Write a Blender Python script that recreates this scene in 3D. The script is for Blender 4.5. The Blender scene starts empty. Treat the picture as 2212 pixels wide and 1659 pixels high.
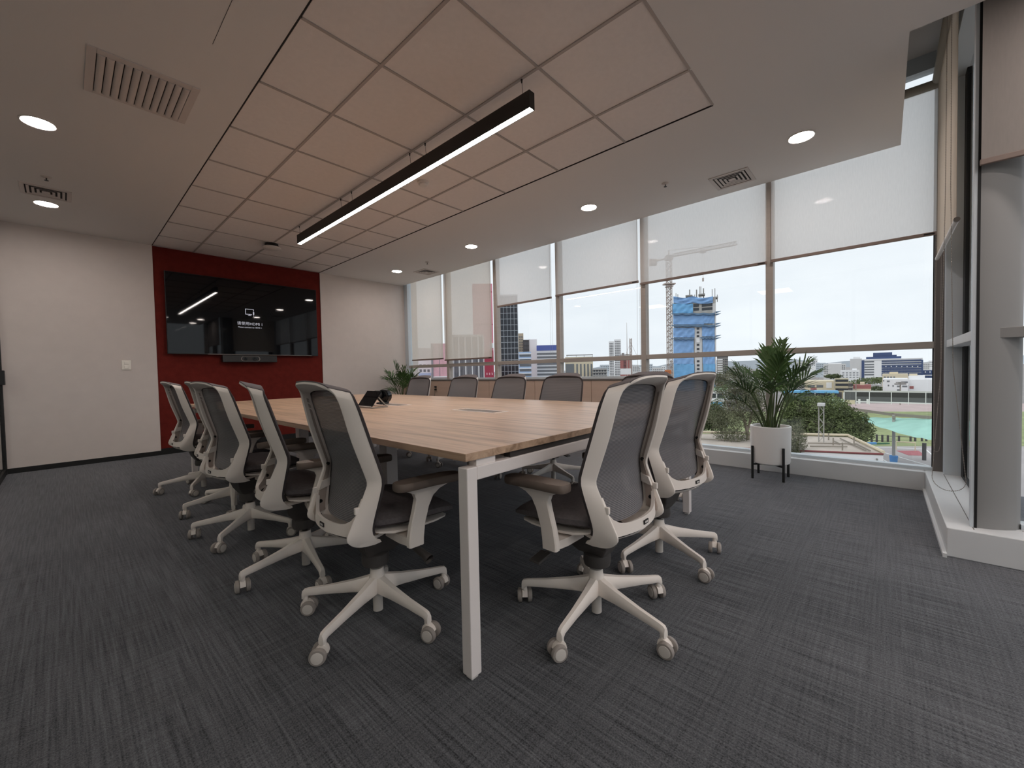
import bpy, math, random
from mathutils import Vector, Matrix
random.seed(7)
S = bpy.context.scene
COL = S.collection

# ------------------------------------------------------------------ camera
H = 0.9656                      # camera height above the carpet
YAW, PIT, ROL, FPX = 0.832008271, 0.0286713986, 0.0203137533, 881.792889
CY, SY = math.cos(YAW), math.sin(YAW)
FW = Vector((SY*math.cos(PIT), CY*math.cos(PIT), -math.sin(PIT)))
R0 = Vector((CY, -SY, 0)); D0 = FW.cross(R0)
RT = R0*math.cos(ROL) + D0*math.sin(ROL)
DN = -R0*math.sin(ROL) + D0*math.cos(ROL)
cam = bpy.data.cameras.new('camera'); cam_o = bpy.data.objects.new('camera', cam); COL.objects.link(cam_o)
cam.sensor_fit = 'HORIZONTAL'; cam.sensor_width = 36.0; cam.lens = FPX/2212*36
cam.clip_start = 0.02; cam.clip_end = 9000
cam_o.matrix_world = Matrix(((RT.x, -DN.x, -FW.x, 0), (RT.y, -DN.y, -FW.y, 0), (RT.z, -DN.z, -FW.z, H), (0, 0, 0, 1)))
S.camera = cam_o
def ray(px, py): return RT*((px-1106)/FPX) + DN*((py-829.5)/FPX) + FW
EF = Vector((SY, CY, 0)); ER = Vector((CY, -SY, 0))       # horizontal forward / right of the view
def at(px, py, d):                                        # the point seen at a pixel, d metres ahead
    r = ray(px, py); return r*(d/r.dot(EF)) + Vector((0, 0, H))
def atz(px, py, z):
    r = ray(px, py); return r*((z-H)/r.z) + Vector((0, 0, H))

# ------------------------------------------------------------------ sky, sun, exposure
W = bpy.data.worlds.new('sky'); S.world = W; W.use_nodes = True
nt = W.node_tree; nt.nodes.clear()
out = nt.nodes.new('ShaderNodeOutputWorld'); bg = nt.nodes.new('ShaderNodeBackground')
tc = nt.nodes.new('ShaderNodeTexCoord'); mp = nt.nodes.new('ShaderNodeMapping'); mp.inputs['Scale'].default_value = (2.2, 2.2, 7)
nz = nt.nodes.new('ShaderNodeTexNoise'); nz.inputs['Scale'].default_value = 1.6; nz.inputs['Detail'].default_value = 5
cr = nt.nodes.new('ShaderNodeValToRGB')
cr.color_ramp.elements[0].position = .3; cr.color_ramp.elements[0].color = (.80, .845, .905, 1)
cr.color_ramp.elements[1].position = .7; cr.color_ramp.elements[1].color = (.91, .945, .985, 1)
nt.links.new(tc.outputs['Generated'], mp.inputs[0]); nt.links.new(mp.outputs[0], nz.inputs['Vector'])
nt.links.new(nz.outputs['Fac'], cr.inputs[0]); nt.links.new(cr.outputs[0], bg.inputs[0]); nt.links.new(bg.outputs[0], out.inputs[0])
bg.inputs[1].default_value = 1.14
sun = bpy.data.lights.new('sun', 'SUN'); sun.energy = 1.1; sun.angle = math.radians(50); sun.color = (1, .97, .92)
sun_o = bpy.data.objects.new('sun', sun); COL.objects.link(sun_o)
sun_o.rotation_euler = Vector((.62, -.22, -.75)).to_track_quat('-Z', 'Y').to_euler()
S.view_settings.view_transform = 'Standard'; S.view_settings.look = 'None'
S.view_settings.gamma = 1; S.view_settings.use_curve_mapping = False
S.view_settings.exposure = 0.0
LAMP = (1.0, .89, .83)
PENDANT, DOWN, HALL_FILL = 78.0, 106.0, 13.0
S.cycles.use_denoising = True
S.cycles.max_bounces = 10; S.cycles.diffuse_bounces = 5; S.cycles.glossy_bounces = 4; S.cycles.transparent_max_bounces = 16
S.cycles.sample_clamp_indirect = 6

# ------------------------------------------------------------------ materials
def lin(c):
    if isinstance(c, str): c = tuple(int(c[i:i+2], 16)/255 for i in (0, 2, 4))
    return tuple(((x+.055)/1.055)**2.4 if x > .04045 else x/12.92 for x in c)
MATS = {}
def mat(name, col, rough=.6, metal=0, spec=.5, noise=None, bump=None, emit=None, trans=None):
    """noise=(scale xyz, amount): colour grain; bump=(scale, strength, distance)"""
    m = bpy.data.materials.new(name); m.use_nodes = True; n = m.node_tree.nodes; L = m.node_tree.links
    p = n['Principled BSDF']; c = lin(col)
    p.inputs['Base Color'].default_value = (*c, 1); p.inputs['Roughness'].default_value = rough
    p.inputs['Metallic'].default_value = metal; p.inputs['Specular IOR Level'].default_value = spec
    if noise or bump:
        t = n.new('ShaderNodeTexCoord')
    if noise:
        mpn = n.new('ShaderNodeMapping'); mpn.inputs['Scale'].default_value = noise[0]
        z = n.new('ShaderNodeTexNoise'); z.inputs['Scale'].default_value = 1; z.inputs['Detail'].default_value = 4
        r = n.new('ShaderNodeValToRGB'); a = noise[1]
        r.color_ramp.elements[0].position = .3; r.color_ramp.elements[1].position = .7
        r.color_ramp.elements[0].color = (*[x*(1-a) for x in c], 1); r.color_ramp.elements[1].color = (*[min(1, x*(1+a)) for x in c], 1)
        L.new(t.outputs['Object'], mpn.inputs[0]); L.new(mpn.outputs[0], z.inputs['Vector']); L.new(z.outputs['Fac'], r.inputs[0]); L.new(r.outputs[0], p.inputs['Base Color'])
    if bump:
        z2 = n.new('ShaderNodeTexNoise'); z2.inputs['Scale'].default_value = bump[0]; z2.inputs['Detail'].default_value = 3
        b = n.new('ShaderNodeBump'); b.inputs['Strength'].default_value = bump[1]; b.inputs['Distance'].default_value = bump[2]
        L.new(t.outputs['Object'], z2.inputs['Vector']); L.new(z2.outputs['Fac'], b.inputs['Height']); L.new(b.outputs[0], p.inputs['Normal'])
    if emit:
        p.inputs['Emission Color'].default_value = (*emit[0], 1); p.inputs['Emission Strength'].default_value = emit[1]
    MATS[name] = m; return m

def glass_mat(name, tint, refl=1.0):
    m = bpy.data.materials.new(name); m.use_nodes = True; n = m.node_tree.nodes; L = m.node_tree.links; n.clear()
    o = n.new('ShaderNodeOutputMaterial'); mx = n.new('ShaderNodeMixShader'); tr = n.new('ShaderNodeBsdfTransparent'); g = n.new('ShaderNodeBsdfGlossy')
    fr = n.new('ShaderNodeFresnel'); ge = n.new('ShaderNodeNewGeometry'); mi = n.new('ShaderNodeMix'); mi.data_type = 'FLOAT'
    mi.inputs[2].default_value = 1.45; mi.inputs[3].default_value = 1/1.45; L.new(ge.outputs['Backfacing'], mi.inputs[0]); L.new(mi.outputs[0], fr.inputs[0])
    tr.inputs[0].default_value = (*tint, 1); g.inputs['Roughness'].default_value = .0; g.inputs['Color'].default_value = (refl, refl, refl, 1)
    L.new(fr.outputs[0], mx.inputs[0]); L.new(tr.outputs[0], mx.inputs[1]); L.new(g.outputs[0], mx.inputs[2]); L.new(mx.outputs[0], o.inputs[0])
    MATS[name] = m; return m

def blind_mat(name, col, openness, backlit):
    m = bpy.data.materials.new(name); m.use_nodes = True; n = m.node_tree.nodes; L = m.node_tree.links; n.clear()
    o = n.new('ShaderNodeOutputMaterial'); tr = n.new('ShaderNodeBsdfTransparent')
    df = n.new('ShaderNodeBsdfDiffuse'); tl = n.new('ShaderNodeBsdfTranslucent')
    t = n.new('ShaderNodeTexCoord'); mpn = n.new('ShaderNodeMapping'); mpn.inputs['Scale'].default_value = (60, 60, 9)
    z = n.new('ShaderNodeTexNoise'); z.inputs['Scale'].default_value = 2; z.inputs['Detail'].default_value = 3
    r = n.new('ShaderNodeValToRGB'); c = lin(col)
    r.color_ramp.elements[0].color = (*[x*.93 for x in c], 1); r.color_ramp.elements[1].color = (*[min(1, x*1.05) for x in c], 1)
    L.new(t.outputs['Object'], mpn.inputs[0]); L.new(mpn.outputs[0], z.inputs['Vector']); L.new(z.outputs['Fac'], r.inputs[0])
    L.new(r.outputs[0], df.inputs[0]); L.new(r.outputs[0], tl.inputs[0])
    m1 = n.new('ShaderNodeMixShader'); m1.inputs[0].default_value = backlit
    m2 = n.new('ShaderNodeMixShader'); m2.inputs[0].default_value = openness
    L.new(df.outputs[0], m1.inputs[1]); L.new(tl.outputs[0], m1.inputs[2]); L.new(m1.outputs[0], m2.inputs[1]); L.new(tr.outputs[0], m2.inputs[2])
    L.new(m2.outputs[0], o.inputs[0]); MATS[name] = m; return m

def carpet_mat():
    m = bpy.data.materials.new('carpet'); m.use_nodes = True; n = m.node_tree.nodes; L = m.node_tree.links; p = n['Principled BSDF']
    p.inputs['Roughness'].default_value = .95; p.inputs['Specular IOR Level'].default_value = .12
    p.inputs['Sheen Weight'].default_value = .4; p.inputs['Sheen Roughness'].default_value = .35; p.inputs['Sheen Tint'].default_value = (.9, .92, 1, 1)
    t = n.new('ShaderNodeTexCoord')
    def tex(sc, det):
        a = n.new('ShaderNodeMapping'); a.inputs['Scale'].default_value = sc
        z = n.new('ShaderNodeTexNoise'); z.inputs['Scale'].default_value = 1; z.inputs['Detail'].default_value = det
        L.new(t.outputs['Object'], a.inputs[0]); L.new(a.outputs[0], z.inputs['Vector']); return z.outputs['Fac']
    def math_(op, a, b):
        k = n.new('ShaderNodeMath'); k.operation = op
        for i, v in enumerate((a, b)):
            if isinstance(v, (int, float)): k.inputs[i].default_value = v
            else: L.new(v, k.inputs[i])
        return k.outputs[0]
    st = tex((130, 3.2, 1), 3); cx = tex((3.2, 110, 1), 3); lo = tex((260, 210, 1), 1); big = tex((1.1, .5, 1), 2)
    v = math_('ADD', math_('MULTIPLY', st, .50), math_('MULTIPLY', cx, .26))
    v = math_('ADD', v, math_('MULTIPLY', lo, .46)); v = math_('ADD', v, math_('MULTIPLY', big, .16))
    r = n.new('ShaderNodeValToRGB')
    r.color_ramp.elements[0].position = .50; r.color_ramp.elements[1].position = .92
    r.color_ramp.elements[0].color = (.0225, .0235, .026, 1); r.color_ramp.elements[1].color = (.178, .184, .198, 1)
    L.new(v, r.inputs[0]); L.new(r.outputs[0], p.inputs['Base Color'])
    b = n.new('ShaderNodeBump'); b.inputs['Strength'].default_value = .6; b.inputs['Distance'].default_value = .004
    L.new(v, b.inputs['Height']); L.new(b.outputs[0], p.inputs['Normal']); MATS['carpet'] = m

def wood_mat():
    m = bpy.data.materials.new('oak_laminate'); m.use_nodes = True; n = m.node_tree.nodes; L = m.node_tree.links; p = n['Principled BSDF']
    p.inputs['Roughness'].default_value = .34; p.inputs['Specular IOR Level'].default_value = .45
    t = n.new('ShaderNodeTexCoord'); a = n.new('ShaderNodeMapping'); a.inputs['Scale'].default_value = (34, 1.7, 34)
    z = n.new('ShaderNodeTexNoise'); z.inputs['Scale'].default_value = 1; z.inputs['Detail'].default_value = 7; z.inputs['Roughness'].default_value = .6; z.inputs['Distortion'].default_value = .5
    r = n.new('ShaderNodeValToRGB'); e = r.color_ramp.elements
    e[0].position = .28; e[0].color = (*lin('937860'), 1); e[1].position = .72; e[1].color = (*lin('d3b59a'), 1)
    x = e.new(.5); x.color = (*lin('bd9f86'), 1)
    L.new(t.outputs['Object'], a.inputs[0]); L.new(a.outputs[0], z.inputs['Vector']); L.new(z.outputs['Fac'], r.inputs[0]); L.new(r.outputs[0], p.inputs['Base Color'])
    MATS['wood'] = m

def fabric_mat(name, col, dark, freq, see=0.0):
    m = bpy.data.materials.new(name); m.use_nodes = True; n = m.node_tree.nodes; L = m.node_tree.links; p = n['Principled BSDF']
    p.inputs['Roughness'].default_value = .85; p.inputs['Specular IOR Level'].default_value = .2
    t = n.new('ShaderNodeTexCoord'); w = n.new('ShaderNodeTexWave'); w.bands_direction = 'Z'; w.inputs['Scale'].default_value = freq; w.inputs['Distortion'].default_value = .3
    r = n.new('ShaderNodeValToRGB'); r.color_ramp.elements[0].color = (*lin(dark), 1); r.color_ramp.elements[1].color = (*lin(col), 1)
    L.new(t.outputs['Object'], w.inputs['Vector']); L.new(w.outputs['Fac'], r.inputs[0]); L.new(r.outputs[0], p.inputs['Base Color'])
    b = n.new('ShaderNodeBump'); b.inputs['Strength'].default_value = .5; b.inputs['Distance'].default_value = .002
    L.new(w.outputs['Fac'], b.inputs['Height']); L.new(b.outputs[0], p.inputs['Normal'])
    if see:
        tr = n.new('ShaderNodeBsdfTransparent'); mx = n.new('ShaderNodeMixShader'); mx.inputs[0].default_value = see
        L.new(p.outputs[0], mx.inputs[1]); L.new(tr.outputs[0], mx.inputs[2]); L.new(mx.outputs[0], n['Material Output'].inputs[0])
    MATS[name] = m

carpet_mat(); wood_mat()
fabric_mat('back_mesh', '898789', '5f5e61', 62, .06)
mat('wall_white', 'd9d0cb', .85, noise=((9, 9, 9), .02), bump=(160, .08, .002))
mat('ceiling_white', 'e6e2df', .9, bump=(120, .05, .002))
mat('tile_white', 'efe8e4', .95, noise=((30, 30, 30), .02), bump=(260, .35, .002))
mat('tbar', 'b3aaa5', .6)
mat('gap_dark', '2b2625', .9)
mat('red_felt', '6b2620', .95, spec=.15, noise=((14, 14, 14), .12), bump=(240, .5, .003))
mat('black_trim', '121212', .5)
mat('black_gloss', '0a0c10', .03, spec=.30)
mat('black_plastic', '161617', .45)
mat('switch_cream', 'f6f1e8', .4)
mat('plate_white', 'e4dfda', .45)
mat('alu_frame', 'b3aaa3', .5, noise=((3, 3, 40), .04))
mat('alu_light', 'ccd4da', .45)
mat('alu_dark', '6e6865', .5)
mat('sill_white', 'd6d8da', .5, noise=((6, 6, 6), .02))
mat('column_grey', '8c8b8a', .55)
mat('gasket', '0d0e10', .6)
glass_mat('glass', (.965, .98, .98)); glass_mat('glass_dark', (.80, .84, .83))
blind_mat('blind', 'f6f3f0', .20, .70); blind_mat('blind_far', 'eee4d8', .15, .66)
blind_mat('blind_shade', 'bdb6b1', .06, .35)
mat('blind_bar', '8b7a72', .6)
mat('blind_tube', 'a9a397', .7)
mat('bead', 'a59b92', .4)
mat('panel_beige', 'c6ad9c', .6, noise=((2, 2, 20), .04))
mat('chair_white', 'efe6de', .42, spec=.4)
mat('chair_inner', 'b5a79d', .5)
mat('caster_grey', '9d958f', .55)
mat('caster_white', 'd8d1ca', .5)
mat('seat_fabric', '625d5e', .95, spec=.12, noise=((90, 90, 90), .12), bump=(500, .4, .002))
mat('arm_pad', '6f6259', .6)
mat('mech_grey', '4a4644', .55)
mat('gas_black', '161412', .3)
mat('mesh_edge', '454041', .9, spec=.15)
mat('mesh_cover', '716b6c', .9, spec=.15)
mat('trim_dark', '2a2728', .8)
mat('table_white', 'e9e2df', .45)
mat('steel_dark', '3a3533', .5)
mat('flap_grey', '6c625c', .5)
mat('pot_white', 'f8f6f4', .28)
mat('soil', '2b211b', .95, noise=((60, 60, 60), .5))
mat('palm_green', '4a6634', .5, spec=.45, noise=((7, 7, 7), .35))
mat('palm_stem', '46552c', .55, noise=((20, 20, 4), .3))
mat('downlight_trim', 'e8e2dc', .5)
mat('lamp_on', 'ffffff', .5, emit=(LAMP, DOWN)); mat('pendant_on', 'ffffff', .5, emit=((1, .90, .84), PENDANT))
mat('hall_fill_on', 'ffffff', .5, emit=((1, .90, .84), HALL_FILL))
mat('housing', '1b1613', .55)
mat('vent', 'd2c9c4', .55)
mat('screen_text', '9a9aa5', .5, emit=((.75, .76, .85), .45))

# ------------------------------------------------------------------ mesh building
class MB:
    def __init__(s): s.v = []; s.f = []
    def add(s, vs, fs):
        o = len(s.v); s.v += [tuple(v) for v in vs]; s.f += [tuple(i+o for i in f) for f in fs]; return s
    def box(s, x0, x1, y0, y1, z0, z1, M=None):
        vs = [Vector((x, y, z)) for z in (z0, z1) for y in (y0, y1) for x in (x0, x1)]
        if M is not None: vs = [M @ v for v in vs]
        return s.add(vs, [(0, 2, 3, 1), (4, 5, 7, 6), (0, 1, 5, 4), (2, 6, 7, 3), (0, 4, 6, 2), (1, 3, 7, 5)])
    def tube(s, pts, rad, n=8, cap=True):
        pts = [Vector(p) for p in pts]; rs = rad if isinstance(rad, (list, tuple)) else [rad]*len(pts)
        rings = []; prev = None
        for i, p in enumerate(pts):
            t = (pts[min(i+1, len(pts)-1)]-pts[max(i-1, 0)]).normalized()
            u = prev-t*prev.dot(t) if prev is not None else t.cross(Vector((0, 0, 1)) if abs(t.z) < .9 else Vector((1, 0, 0)))
            u.normalize(); prev = u; w = t.cross(u)
            rings.append([p+(u*math.cos(2*math.pi*k/n)+w*math.sin(2*math.pi*k/n))*rs[i] for k in range(n)])
        return s.loft(rings, cap)
    def loft(s, rings, cap=True, closed=True):
        n = len(rings[0]); vs = [v for r in rings for v in r]; fs = []
        for i in range(len(rings)-1):
            for k in range(n if closed else n-1):
                k2 = (k+1) % n; fs.append((i*n+k, i*n+k2, (i+1)*n+k2, (i+1)*n+k))
        if cap and closed: fs += [tuple(range(n-1, -1, -1)), tuple((len(rings)-1)*n+k for k in range(n))]
        return s.add(vs, fs)
    def lathe(s, prof, n=24, c=(0, 0, 0), axis='Z', cap=True):
        rings = []
        for r, h in prof:
            ring = []
            for k in range(n):
                a = 2*math.pi*k/n; x, y = r*math.cos(a), r*math.sin(a)
                p = (x, y, h) if axis == 'Z' else (h, x, y) if axis == 'X' else (y, h, x)
                ring.append(Vector(p)+Vector(c))
            rings.append(ring)
        return s.loft(rings, cap)
    def prism(s, poly, z0, z1):
        n = len(poly); vs = [(x, y, z0) for x, y in poly]+[(x, y, z1) for x, y in poly]
        return s.add(vs, [tuple(range(n-1, -1, -1)), tuple(range(n, 2*n))]+[(i, (i+1) % n, n+(i+1) % n, n+i) for i in range(n)])
    def build(s, name, m, parent=None, smooth=None, bevel=0, loc=None):
        me = bpy.data.meshes.new(name); me.from_pydata(s.v, [], s.f); me.validate()
        me.materials.append(MATS[m] if isinstance(m, str) else m)
        if smooth is not None:
            for p in me.polygons: p.use_smooth = True
            me.set_sharp_from_angle(angle=math.radians(smooth))
        o = bpy.data.objects.new(name, me); COL.objects.link(o)
        if parent is not None: o.parent = parent
        if loc is not None: o.location = loc
        if bevel:
            b = o.modifiers.new('bevel', 'BEVEL'); b.width = bevel; b.segments = 2; b.limit_method = 'ANGLE'; b.harden_normals = False
        return o
def box(name, m, x0, x1, y0, y1, z0, z1, parent=None, bevel=0): return MB().box(x0, x1, y0, y1, z0, z1).build(name, m, parent, bevel=bevel)
def tag(o, label=None, cat=None, group=None, kind=None):
    for k, v in (('label', label), ('category', cat), ('group', group), ('kind', kind)):
        if v: o[k] = v
    return o
def empty(name, loc=(0, 0, 0), rz=0, parent=None):
    o = bpy.data.objects.new(name, None); COL.objects.link(o); o.location = loc; o.rotation_euler = (0, 0, rz); o.empty_display_size = .1
    if parent is not None: o.parent = parent
    return o
def copy_tree(o, parent=None):
    c = o.copy(); COL.objects.link(c)
    if parent is not None: c.parent = parent
    for ch in list(o.children): copy_tree(ch, c)
    return c
def struct(o): o['kind'] = 'structure'; return o

# ------------------------------------------------------------------ room shell
CH = 2.6577                        # ceiling height
YB = 6.83                          # TV wall
YR = -2.6                          # glazed wall behind the camera
# carpeted floor
fl = MB(); fl.prism([(-3, -2.7), (4.60, -2.7), (4.60, YB+.1), (-3, YB+.1)], -.15, 0)
struct(fl.build('floor', 'carpet'))
# plaster ceiling with the tile field cut out; vertical drop where it stops short of the glazing
GX = [.809, 1.2305, 1.8405, 2.4505, 2.88]; GY = [.82]+[1.43+.61*i for i in range(9)]+[YB]
ce = MB()
ce.box(-3, GX[0], YR+.16, YB+.1, CH, CH+.04); ce.box(GX[-1], 4.41, -.09, YB+.1, CH, CH+.04)
ce.box(GX[0], GX[-1], YR+.16, GY[0], CH, CH+.04); ce.box(GX[-1], 2.96, YR+.16, -.09, CH, CH+.04)
ce.box(4.39, 4.41, -.09, YB+.1, CH+.04, 3.30); ce.box(2.94, 4.41, -.09, -.07, CH+.04, 3.30); ce.box(2.94, 2.96, YR+.16, -.09, CH+.04, 3.30); ce.box(-3, 2.96, YR+.16, YR+.18, CH+.04, 3.30)
ceil = struct(ce.build('ceiling', 'ceiling_white'))
box('crack', 'gap_dark', .567, .5685, 2.10, 2.52, CH-.0012, CH+.001, ceil)
first = None
for i in range(4):
    for j in range(10):
        box('ceiling_tile', 'tile_white', GX[i]+.007, GX[i+1]-.007, GY[j]+.007, GY[j+1]-.007, CH+.004, CH+.024, ceil)
for i in range(5):
    w = .0085 if 0 < i < 4 else .0035
    box('grid_runner_or_gap', 'tbar' if 0 < i < 4 else 'gap_dark', GX[i]-w, GX[i]+w, GY[0], GY[-1], CH-.002 if 0 < i < 4 else CH-.0008, CH+.03, ceil)  # outer two are dark strips, coloured as the shadow gap beside the plaster
for j in range(0, 10):
    for i in range(4):
        box('grid_crossbar', 'tbar', GX[i]+.0085, GX[i+1]-.0085, GY[j]-.0075, GY[j]+.0075, CH-.0015, CH+.028, ceil)
struct(box('ceiling_slab', 'ceiling_white', -3.2, 4.75, -2.75, YB+.3, 3.30, 3.5))
# TV wall: white plaster each side of the recessed red felt panel
wb = MB(); wb.box(-3, GX[0], YB, YB+.2, 0, 3.3); wb.box(GX[-1], 4.75, YB, YB+.2, 0, 3.3); wb.box(GX[0], GX[-1], YB+.03, YB+.2, 0, 3.3)
wall_b = struct(wb.build('wall_back', 'wall_white'))
box('felt_panel', 'red_felt', GX[0], GX[-1], YB+.012, YB+.03, .075, CH-.002, wall_b)
struct(box('baseboard_back', 'black_trim', -.43, GX[0], YB-.012, YB, 0, .055))
struct(box('baseboard_back', 'black_trim', GX[0], GX[-1], YB-.004, YB+.03, 0, .078))
struct(box('baseboard_back', 'black_trim', GX[-1], 4.37, YB-.012, YB, 0, .055))
# rear wall behind the camera and corridor beyond the glass partition
w4 = struct(empty('window_4'))
for x in (-.45, .75, 1.95, 3.12): box('mullion', 'alu_frame', x-.03, x+.03, YR-.09, YR, .145, 3.25, w4)
for a, b in ((-.42, .72), (.78, 1.92), (1.98, 3.09)):
    box('pane', 'glass', a, b, YR-.06, YR-.052, .165, 1.083, w4); box('pane', 'glass', a, b, YR-.06, YR-.052, 1.135, 3.2, w4)
    box('transom', 'alu_frame', a, b, YR-.09, YR-.002, 1.083, 1.135, w4); box('top_rail', 'alu_light', a, b, YR-.09, YR, 3.18, 3.3, w4)
struct(box('trim_3', 'sill_white', -.47, 2.95, YR-.12, YR+.16, 0, .145))
struct(box('wall_front', 'wall_white', -3, -.47, YR-.12, YR, 0, 3.3))
struct(box('wall_corridor', 'wall_white', -3.2, -3, -2.72, YB+.2, 0, 3.3))
part = struct(empty('wall_left', (0, 0, 0)))
for k, y in enumerate((YB-.03, 5.2, 3.6, 2.0, .4, -1.2, -2.4)):
    box('post', 'black_trim', -.462, -.43, y-.022, y+.03, 0, CH, part)
for k in range(6):
    ys = (YB-.03, 5.2, 3.6, 2.0, .4, -1.2, -2.4)
    box('glass_panel', 'glass_dark', -.452, -.444, ys[k+1]+.03, ys[k]-.022, .06, CH-.05, part)
    box('rail', 'black_trim', -.462, -.434, ys[k+1]+.03, ys[k]-.022, 0, .06, part); box('rail', 'black_trim', -.462, -.434, ys[k+1]+.03, ys[k]-.022, CH-.05, CH, part)
dh = box('hinge', 'black_plastic', -.445, -.405, 6.66, 6.74, .94, 1.09, part, bevel=.004); dh['label'] = 'black hinge block on the glass partition'

# ------------------------------------------------------------------ glazing
SZ = .145                           # low sill height
MY = [.792, 2.025, 3.215, 4.385, 5.548]
win = struct(empty('window_1'))
XM, XG = 4.46, 4.55
YE = 6.72
for y in MY: box('mullion', 'alu_frame', XM, XG, y-.030, y+.030, SZ if y < 1 else .0, 3.25, win, bevel=.003)
box('mullion', 'alu_light', XM, XG, YE, YB, 0, 3.25, win)
box('mullion', 'alu_dark', XM, XG, -.335, -.283, SZ, 3.25, win)
edges = [-.283]+MY+[YE]
for a, b, i in zip(edges[:-1], edges[1:], range(6)):
    y0 = a+(.03 if i else 0); y1 = b-(.03 if i < 5 else 0)
    zb = SZ if i < 2 else .87
    box('transom', 'alu_frame', XM+.002, XG, y0, y1, 1.083, 1.135, win, bevel=.003)
    box('pane', 'glass', XG-.045, XG-.037, y0, y1, 1.135, 3.2, win); box('pane', 'glass', XG-.045, XG-.037, y0, y1, zb+.02, 1.083, win)
    box('bottom_rail', 'alu_light', XM+.01, XG, y0, y1, zb-.005, zb+.022, win)  # pale colour stands in for skylight falling on the rail
    box('gasket', 'gasket', XG-.05, XG-.032, y0, y0+.006, zb+.02, 3.2, win)
    box('top_rail', 'alu_light', XM, XG, y0, y1, 3.18, 3.3, win)
# low sill curb along the right bays, the return and the second run
sill = MB(); sill.prism([(4.37, -.237), (4.37, 2.0), (4.62, 2.0), (4.62, -.237)], 0, SZ)
sill_o = struct(sill.build('trim_1', 'sill_white', bevel=.004))
for x in (4.435, 4.475): box('groove', 'alu_dark', x, x+.003, -.28, 2.0, SZ, SZ+.0012, sill_o)
s2 = MB(); s2.prism([(2.95, -.237), (4.62, -.237), (4.62, -.46), (3.2, -.46), (3.2, -2.72), (2.95, -2.72)], 0, SZ)
s2o = struct(s2.build('trim_2', 'sill_white', bevel=.004))
box('groove', 'alu_dark', 2.99, 4.37, -.334, -.331, SZ, SZ+.0012, s2o); box('groove', 'alu_dark', 3.10, 3.103, -2.6, -.5, SZ, SZ+.0012, s2o)
box('skirting', 'sill_white', 2.925, 4.366, -.237, -.222, 0, .02, s2o)
# panelled low wall along the far bays
wr = struct(box('wall_right', 'panel_beige', 4.385, 4.62, 2.0, YB, 0, .845))
PY = [2.0, 2.66, 3.555, 4.45, 5.35, 6.25, YB]
for a, b in zip(PY[:-1], PY[1:]): box('panel', 'panel_beige', 4.366, 4.386, a+.003, b-.003, .09, .842, wr, bevel=.002)
box('ledge', 'alu_dark', 4.360, 4.47, 2.0, YB, .845, .866, wr, bevel=.002)
# return window
w2 = struct(empty('window_2'))
box('mullion', 'alu_light', 4.36, 4.46, -.43, -.334, SZ, 3.25, w2)
box('gasket', 'gasket', 4.26, 4.36, -.445, -.418, SZ, 3.25, w2)
box('transom', 'sill_white', 3.085, 4.36, -.43, -.34, 1.083, 1.135, w2, bevel=.003)
box('pane', 'glass', 3.10, 4.26, -.436, -.428, SZ+.02, 1.083, w2); box('pane', 'glass', 3.10, 4.26, -.436, -.428, 1.135, 3.0, w2)
box('bottom_rail', 'gasket', 3.12, 4.26, -.445, -.418, SZ, SZ+.02, w2)
box('head', 'alu_light', 3.09, 4.46, -.445, -.335, 3.0, 3.3, w2)
box('end_frame', 'alu_light', 3.030, 3.075, -.336, -.324, SZ, 3.25, w2)
box('gasket', 'gasket', 3.028, 3.036, -.346, -.336, SZ, 3.25, w2)
# corner column and the next window run
cl = MB(); cl.prism([(3.034, -.345), (3.038, -.372), (3.047, -.400), (3.068, -.442), (3.097, -.479), (3.138, -.50), (3.30, -.52), (3.40, -.44), (3.07, -.44), (3.06, -.345)], SZ, 3.3)
struct(cl.build('column', 'column_grey', smooth=25))
w3 = struct(empty('window_3'))
box('transom', 'column_grey', 3.055, 3.13, -2.6, -.398, 1.083, 1.135, w3, bevel=.003)
for a, b in ((-1.57, -.50), (-2.58, -1.63)):
    box('pane', 'glass', 3.16, 3.168, a, b, SZ+.02, 3.2, w3)
for y in (-1.60, -2.60): box('mullion', 'alu_frame', 3.09, 3.2, y-.03, y+.03, SZ, 3.3, w3)
box('bottom_rail', 'alu_light', 3.12, 3.2, -2.6, -.5, SZ, SZ+.025, w3)
box('top_rail', 'alu_light', 3.09, 3.2, -2.6, -.5, 3.18, 3.3, w3)

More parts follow.
